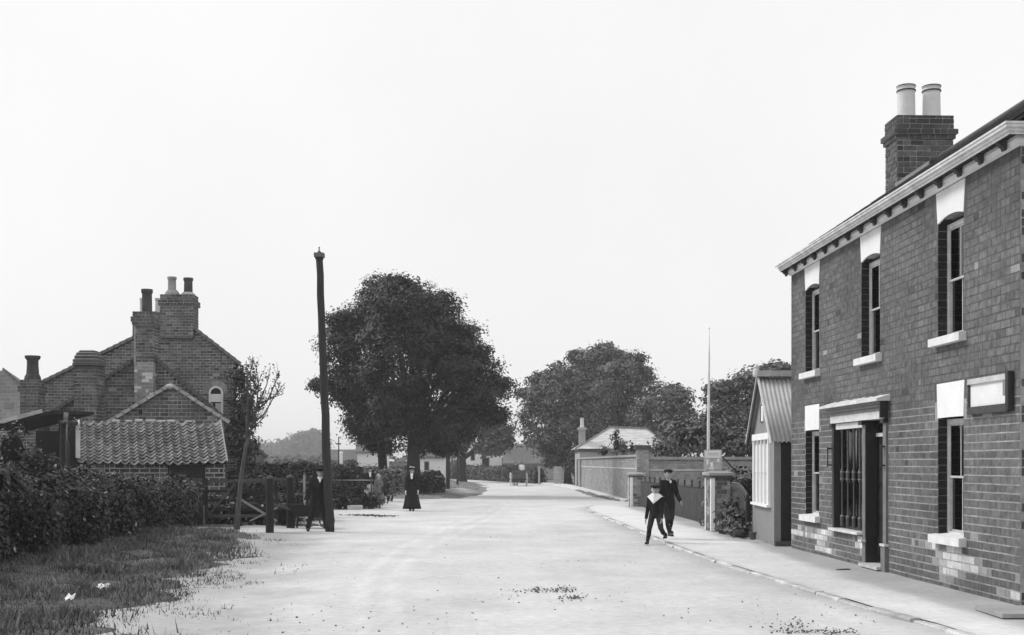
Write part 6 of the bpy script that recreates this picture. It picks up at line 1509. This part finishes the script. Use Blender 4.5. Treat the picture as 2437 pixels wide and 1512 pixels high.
    for i in (0, 1):
        f = MB(); f.capsule(ft[i] + V3((0, .012, .03)), .028 * H, ft[i] + V3((0, -.085, .02)), .022 * H); f.capsule(ft[i] + V3((0, .008, .03)), .028 * H, ft[i] + V3((0, .006, .07)), .028 * H); f.box(ft[i].x - .024 * H, ft[i].x + .024 * H, ft[i].y - .105 * H, ft[i].y + .03 * H, ft[i].z, ft[i].z + .014 * H)
        fuse('boot', f, SHOE, t, vox, 1)
    # neckwear
    if collar == 'shirt':
        yv = -.068 * H + (nek.y + che.y) / 2; c = MB(); zt = nek.z + .005 * H; zb = che.z + .05 * H
        c.add([(nek.x - .034 * H, nek.y - .05 * H, zt), (nek.x + .034 * H, nek.y - .05 * H, zt), (nek.x + .004 * H, yv - .030 * H, zb), (nek.x - .004 * H, yv - .030 * H, zb), (nek.x, nek.y - .062 * H, zt - .01 * H)], [(0, 4, 3), (4, 1, 2), (4, 2, 3)])
        o = c.build('shirt_front', LINEN, t); s = o.modifiers.new('t', 'SOLIDIFY'); s.thickness = .012; s.offset = 1
        MB().lathe([(.041 * H, zt - .02 * H), (.040 * H, zt + .012 * H), (.036 * H, zt + .012 * H)], (nek.x, nek.y - .008 * H, 0), 16).build('collar', LINEN, t)
    elif collar == 'sailor':
        c = MB(); zt = nek.z + .0 * H
        ring = [(-.13, .03, -.035), (-.12, -.055, -.035), (-.0, -.13, -.145), (.12, -.055, -.035), (.13, .03, -.035), (.1, .12, -.06), (0, .125, -.065), (-.1, .12, -.06)]
        ring = [Vector((nek.x, nek.y, zt)) + V3(r) for r in ring]; top_ = Vector((nek.x, nek.y, zt)) + V3((0, -.02, .02)); inner = [top_ + V3((.045 * math.cos(a), .05 * math.sin(a), 0)) for a in [PI, PI * 1.25, PI * 1.5, PI * 1.75, 0, PI * .25, PI * .5, PI * .75]]
        c.add(ring + inner, [(i, (i + 1) % 8, 8 + (i + 1) % 8, 8 + i) for i in range(8)]); o = c.build('sailor_collar', LINEN, t); s = o.modifiers.new('t', 'SOLIDIFY'); s.thickness = .015; s.offset = 1
    elif collar == 'jabot':
        c = MB(); 
        for k in range(5): c.ell(Vector((nek.x, nek.y - (.05 + .010 * k) * H, nek.z - (.0 + .024 * k) * H)), ((.034 - .003 * k) * H, .022 * H, .02 * H))
        fuse('jabot', c, LINEN, t, .012, 1)
    elif collar == 'dot':
        MB().ell(nek + V3((.012, -.06, -.03)), (.016 * H, .012 * H, .022 * H)).build('neck_scarf', LINEN, t)
    # hats
    if hat == 'cap':
        c = MB(); c.ell(hd + fa @ Vector((0, hr * .06, hr * .72)), (hr * 1.06, hr * 1.12, hr * .36), n=16, m=8); c.ell(hd + fa @ Vector((0, -hr * .25, hr * .62)), (hr * .86, hr * .95, hr * .2), n=14, m=6); fuse('cap', c, top if top is not CLOTHG else CLOTHB, t, vox, 2)
        p = MB(); p.ell(hd + fa @ Vector((0, -hr * 1.05, hr * .42)), (hr * .62, hr * .42, hr * .07), Euler((.25, 0, 0)), n=12, m=6); p.build('cap_peak', CLOTHB, t, smooth=True)
    elif hat == 'peaked':
        c = MB(); c.lathe([(hr * .93, hr * .42), (hr * .95, hr * .66), (hr * 1.3, hr * .86), (hr * 1.28, hr * .98), (hr * .6, hr * 1.08)], hd, 18); o = c.build('cap', CLOTHB, t, smooth=True)
        p = MB(); p.ell(hd + Vector((0, -hr * 1.0, hr * .42)), (hr * .66, hr * .4, hr * .06), Euler((.3, 0, 0)), n=12, m=6); p.build('cap_peak', SHOE, t, smooth=True)
    elif hat == 'brim':
        c = MB(); c.lathe([(hr * 1.95, hr * .62), (hr * 2.0, hr * .68), (hr * 1.0, hr * .76), (hr * 1.05, hr * 1.05), (hr * .8, hr * 1.2), (hr * .4, hr * 1.25)], hd, 22, wob=lambda a, q: 1 + .06 * math.sin(2 * a + .6)); ho = c.build('hat', CLOTHB, t, smooth=True)
        for (dx, dy, dz, r) in ((-.55, -.5, 1.28, .30), (-.15, -.6, 1.2, .26), (.35, -.55, 1.15, .32), (.75, -.4, 1.1, .28)):
            m_ = MB()
            for q in range(6): a = q * PI / 3; m_.ell(hd + Vector(((dx + .18 * math.cos(a)) * hr, dy * hr, (dz + .18 * math.sin(a)) * hr)), (r * .5 * hr, r * .4 * hr, r * .5 * hr), n=7, m=5)
            m_.build('hat_flower', LINEN, ho, smooth=True)
    elif hat == 'sun':
        c = MB(); c.lathe([(hr * 1.5, hr * .35), (hr * 1.55, hr * .42), (hr * .95, hr * .55), (hr * .9, hr * 1.0), (hr * .35, hr * 1.12)], hd, 20); c.build('hat', HAIR if hair is not HAIRL else CLOTHG, t, smooth=True)
    return t

# man striding past the pole
g = gr(757, 1268); g.y = 29.35; g.x = xa(757, 29.35)
human('person', 'man in dark suit, white shirt and flat cap walking behind the leaning pole', g, math.radians(8), 1.53,
      [(-.155, -.02, .012), (.135, -.10, .012)], [(-.19, -.06, .50), (.17, -.10, .47)], hat='peaked', hem=.38, collar='shirt', scale_w=1.16, lean=(.03, -.035))
# woman in black with flowered hat
g = gr(980, 1217)
human('person', 'woman in long dark coat and flowered hat standing on the road', g, math.radians(4), 1.50, [(-.035, 0, .01), (.035, -.05, .01)], [(-.135, -.06, .47), (.14, -.06, .48)], hat='brim', top=CLOTHB, skirt=CLOTHB, hem=.50, collar='jabot', lean=(0, 0), vox=.011, scale_w=.95, hand_mat=LINEN)
# two boys on the kerb
g = gr(1560, 1298); g.z = .0
human('person', 'small boy in cap and wide white sailor collar stepping off the kerb', Vector((xa(1560, 24.6), 24.6, .0)), math.radians(-22), 1.22,
      [(-.11, -.10, .012), (.14, .12, .10)], [(-.165, .02, .43), (.13, -.10, .44)], hat='cap', hem=.46, collar='sailor', child=.8, short=True, bottom=CLOTHD, stocking=CLOTHB, turn=.25, vox=.009)
human('person', 'taller boy in dark suit and cap walking on the footpath', Vector((xa(1590, 25.9), 25.9, .09)), math.radians(18), 1.44,
      [(-.05, -.16, .012), (.10, .16, .035)], [(-.15, -.05, .47), (.16, -.08, .52)], hat='cap', hem=.42, collar='dot', child=.35, short=True, bottom=CLOTHD, stocking=CLOTHB, turn=-.15, vox=.009)
# two girls behind the hedge
human('person', 'girl in dark jacket and dark hat standing behind the ivy hedge', Vector((xa(880, 47.5), 47.5, 0)), math.radians(15), 1.5, [(-.04, 0, .01), (.04, 0, .01)], [(-.12, -.05, .47), (.12, -.06, .48)], hat='sun', top=CLOTHB, skirt=M('light_skirt', .5, var=.15, scale=6), hem=.55, collar='jabot', vox=.014)
human('person', 'fair-haired child in pale dress beside the girl with the hat', Vector((xa(901, 47.3), 47.3, 0)), math.radians(5), 1.24, [(-.04, 0, .01), (.04, 0, .01)], [(-.12, -.05, .45), (.12, -.06, .46)], hat=None, top=CLOTHG, skirt=CLOTHG, hem=.5, hair=HAIRL, collar=None, child=.8, vox=.014)
fr = thing('fence_rail', 'thin pale fence rail along the top of the ivy hedge', 'rail', gr(840, 1212)); fo = Vector(fr.location)
MB().bar(at(792, 1143, 43.2) - fo, at(888, 1143, 43.2) - fo, .03, .04).build('rail', WOODL, fr)
for px in (800, 884): MB().bar(Vector((xa(px, 43.2) - fo.x, 43.2 - fo.y, 0)), at(px, 1138, 43.2) - fo, .05, .05).build('post', WOODM, fr)

# ================================================================== PONY TRAP going away down the road
Yc = 87.0; cx_ = xa(1234, Yc); trap = thing('pony_trap', 'two-wheeled pony trap driving away in the middle of the road', 'cart', (cx_, Yc, 0), math.radians(6))
WL = M('trap_wheel', .6, var=.15); TB = M('trap_body', .09, var=.3, rough=.4)
for s in (-1, 1): wheel_meshes(trap, (s * .58, 0, .48), .48, .05, 12, WL, DARKP, axis='x', rr=.05)
MB().tube([(-.58, 0, .48), (.58, 0, .48)], .03, 8).build('axle', IRONB, trap)
mb = MB(); mb.add([(-.46, -.5, .52), (.46, -.5, .52), (.46, .65, .52), (-.46, .65, .52), (-.48, -.52, .86), (.48, -.52, .86), (.48, .66, .84), (-.48, .66, .84)], [(0, 1, 2, 3), (0, 4, 5, 1), (1, 5, 6, 2), (2, 6, 7, 3), (3, 7, 4, 0)]); o = mb.build('body', TB, trap); s = o.modifiers.new('t', 'SOLIDIFY'); s.thickness = .03
MB().box(-.44, .44, -.2, .15, .94, 1.0).build('seat', TB, trap); MB().box(-.46, .46, -.26, -.22, .9, 1.12).build('seat_back', TB, trap)
MB().box(-.3, .3, -.8, -.55, .36, .40).build('step', IRONB, trap); MB().tube([(0, -.66, .38), (0, -.5, .54)], .02, 6).build('step_iron', IRONB, trap)
for s in (-1, 1): MB().tube([(s * .4, .2, .66), (s * .38, 1.2, .8), (s * .34, 2.4, .92)], .03, 8).build('shaft', WL, trap)
def rider(label, x, mat, hatm, hairm, H, rz):
    return human('person', label, trap.matrix_basis @ Vector((x, -.03, 1.02 - .515 * H * .98)), rz + PI, H, [(-.06, -.28, .32), (.06, -.28, .32)], [(-.1, -.18, .60), (.1, -.18, .60)], hat=hatm, top=mat, bottom=CLOTHD, hem=.5, collar=None, hair=hairm, vox=.018)
rider('dark-coated driver sitting on the left side of the trap', -.22, M('grey_tweed', .07, var=.3, scale=9), 'cap', HAIRL, 1.5, math.radians(6))
rider('passenger in white sitting on the right side of the trap', .22, LINEN, 'sun', HAIRL, 1.48, math.radians(6))
hs = thing('pony', 'dark pony harnessed ahead of the trap', 'horse', trap.matrix_basis @ Vector((0, 2.1, 0)), math.radians(6))
b = MB(); b.ell((0, 0, .92), (.24, .62, .27), n=14, m=10); b.ell((0, -.42, .95), (.25, .3, .28)); b.ell((0, .42, .93), (.22, .28, .29))
b.capsule((0, .6, 1.02), .17, (0, .95, 1.34), .11); b.capsule((0, .95, 1.38), .10, (0, 1.28, 1.2), .06); b.ell((0, 1.0, 1.38), (.1, .13, .12))
for s in (-1, 1):
    b.capsule((s * .05, .93, 1.46), .03, (s * .07, .92, 1.57), .012, 6)
    b.capsule((s * .13, .45, .8), .10, (s * .12, .5, .46), .05); b.capsule((s * .12, .5, .46), .048, (s * .12, .47, .12), .032); b.capsule((s * .12, .47, .12), .034, (s * .12, .50, .03), .045)
    st = .12 * s; b.capsule((s * .14, -.45, .85), .15, (s * .13, -.36 + st, .58), .085); b.capsule((s * .13, -.36 + st, .58), .07, (s * .13, -.58 + st, .40), .05); b.capsule((s * .13, -.58 + st, .40), .045, (s * .13, -.55 + st, .12), .032); b.capsule((s * .13, -.55 + st, .12), .034, (s * .13, -.52 + st, .03), .045)
fuse('body', b, HORSE, hs, .02, 3)
tl = MB(); tl.tube([(0, -.68, 1.05), (0, -.78, .95), (0, -.8, .7), (0, -.78, .42)], [.035, .06, .07, .02], 9); tl.build('tail', CLOTHB, hs, smooth=True)
mn = MB()
for k in range(8): u = k / 7; mn.ell((0.02, .55 + .42 * u, 1.2 + .3 * u), (.03, .07, .1), n=7, m=5)
mn.build('mane', CLOTHB, hs, smooth=True)
MB().lathe([(.2, -.05), (.22, 0), (.2, .05)], (0, 0, 0), 16).build('collar', SHOE, hs); hs.children[-1].location = (0, .62, 1.0); hs.children[-1].rotation_euler = (math.radians(65), 0, 0)
HAZE = 0.0008
# ================================================================== air
mb = MB().box(-1700, 1700, -90, 2900, -1.2, 17.5)
hz_m = bpy.data.materials.new('haze'); hz_m.use_nodes = True; t = hz_m.node_tree; t.nodes.clear()
pv = t.nodes.new('ShaderNodeVolumePrincipled'); pv.inputs['Color'].default_value = (.98, .98, .98, 1); pv.inputs['Density'].default_value = HAZE
ou = t.nodes.new('ShaderNodeOutputMaterial'); t.links.new(pv.outputs[0], ou.inputs['Volume'])
o = mb.build('haze', hz_m); o['kind'] = 'stuff'; o['label'] = 'thin pale haze over the whole village street'; o['category'] = 'haze'
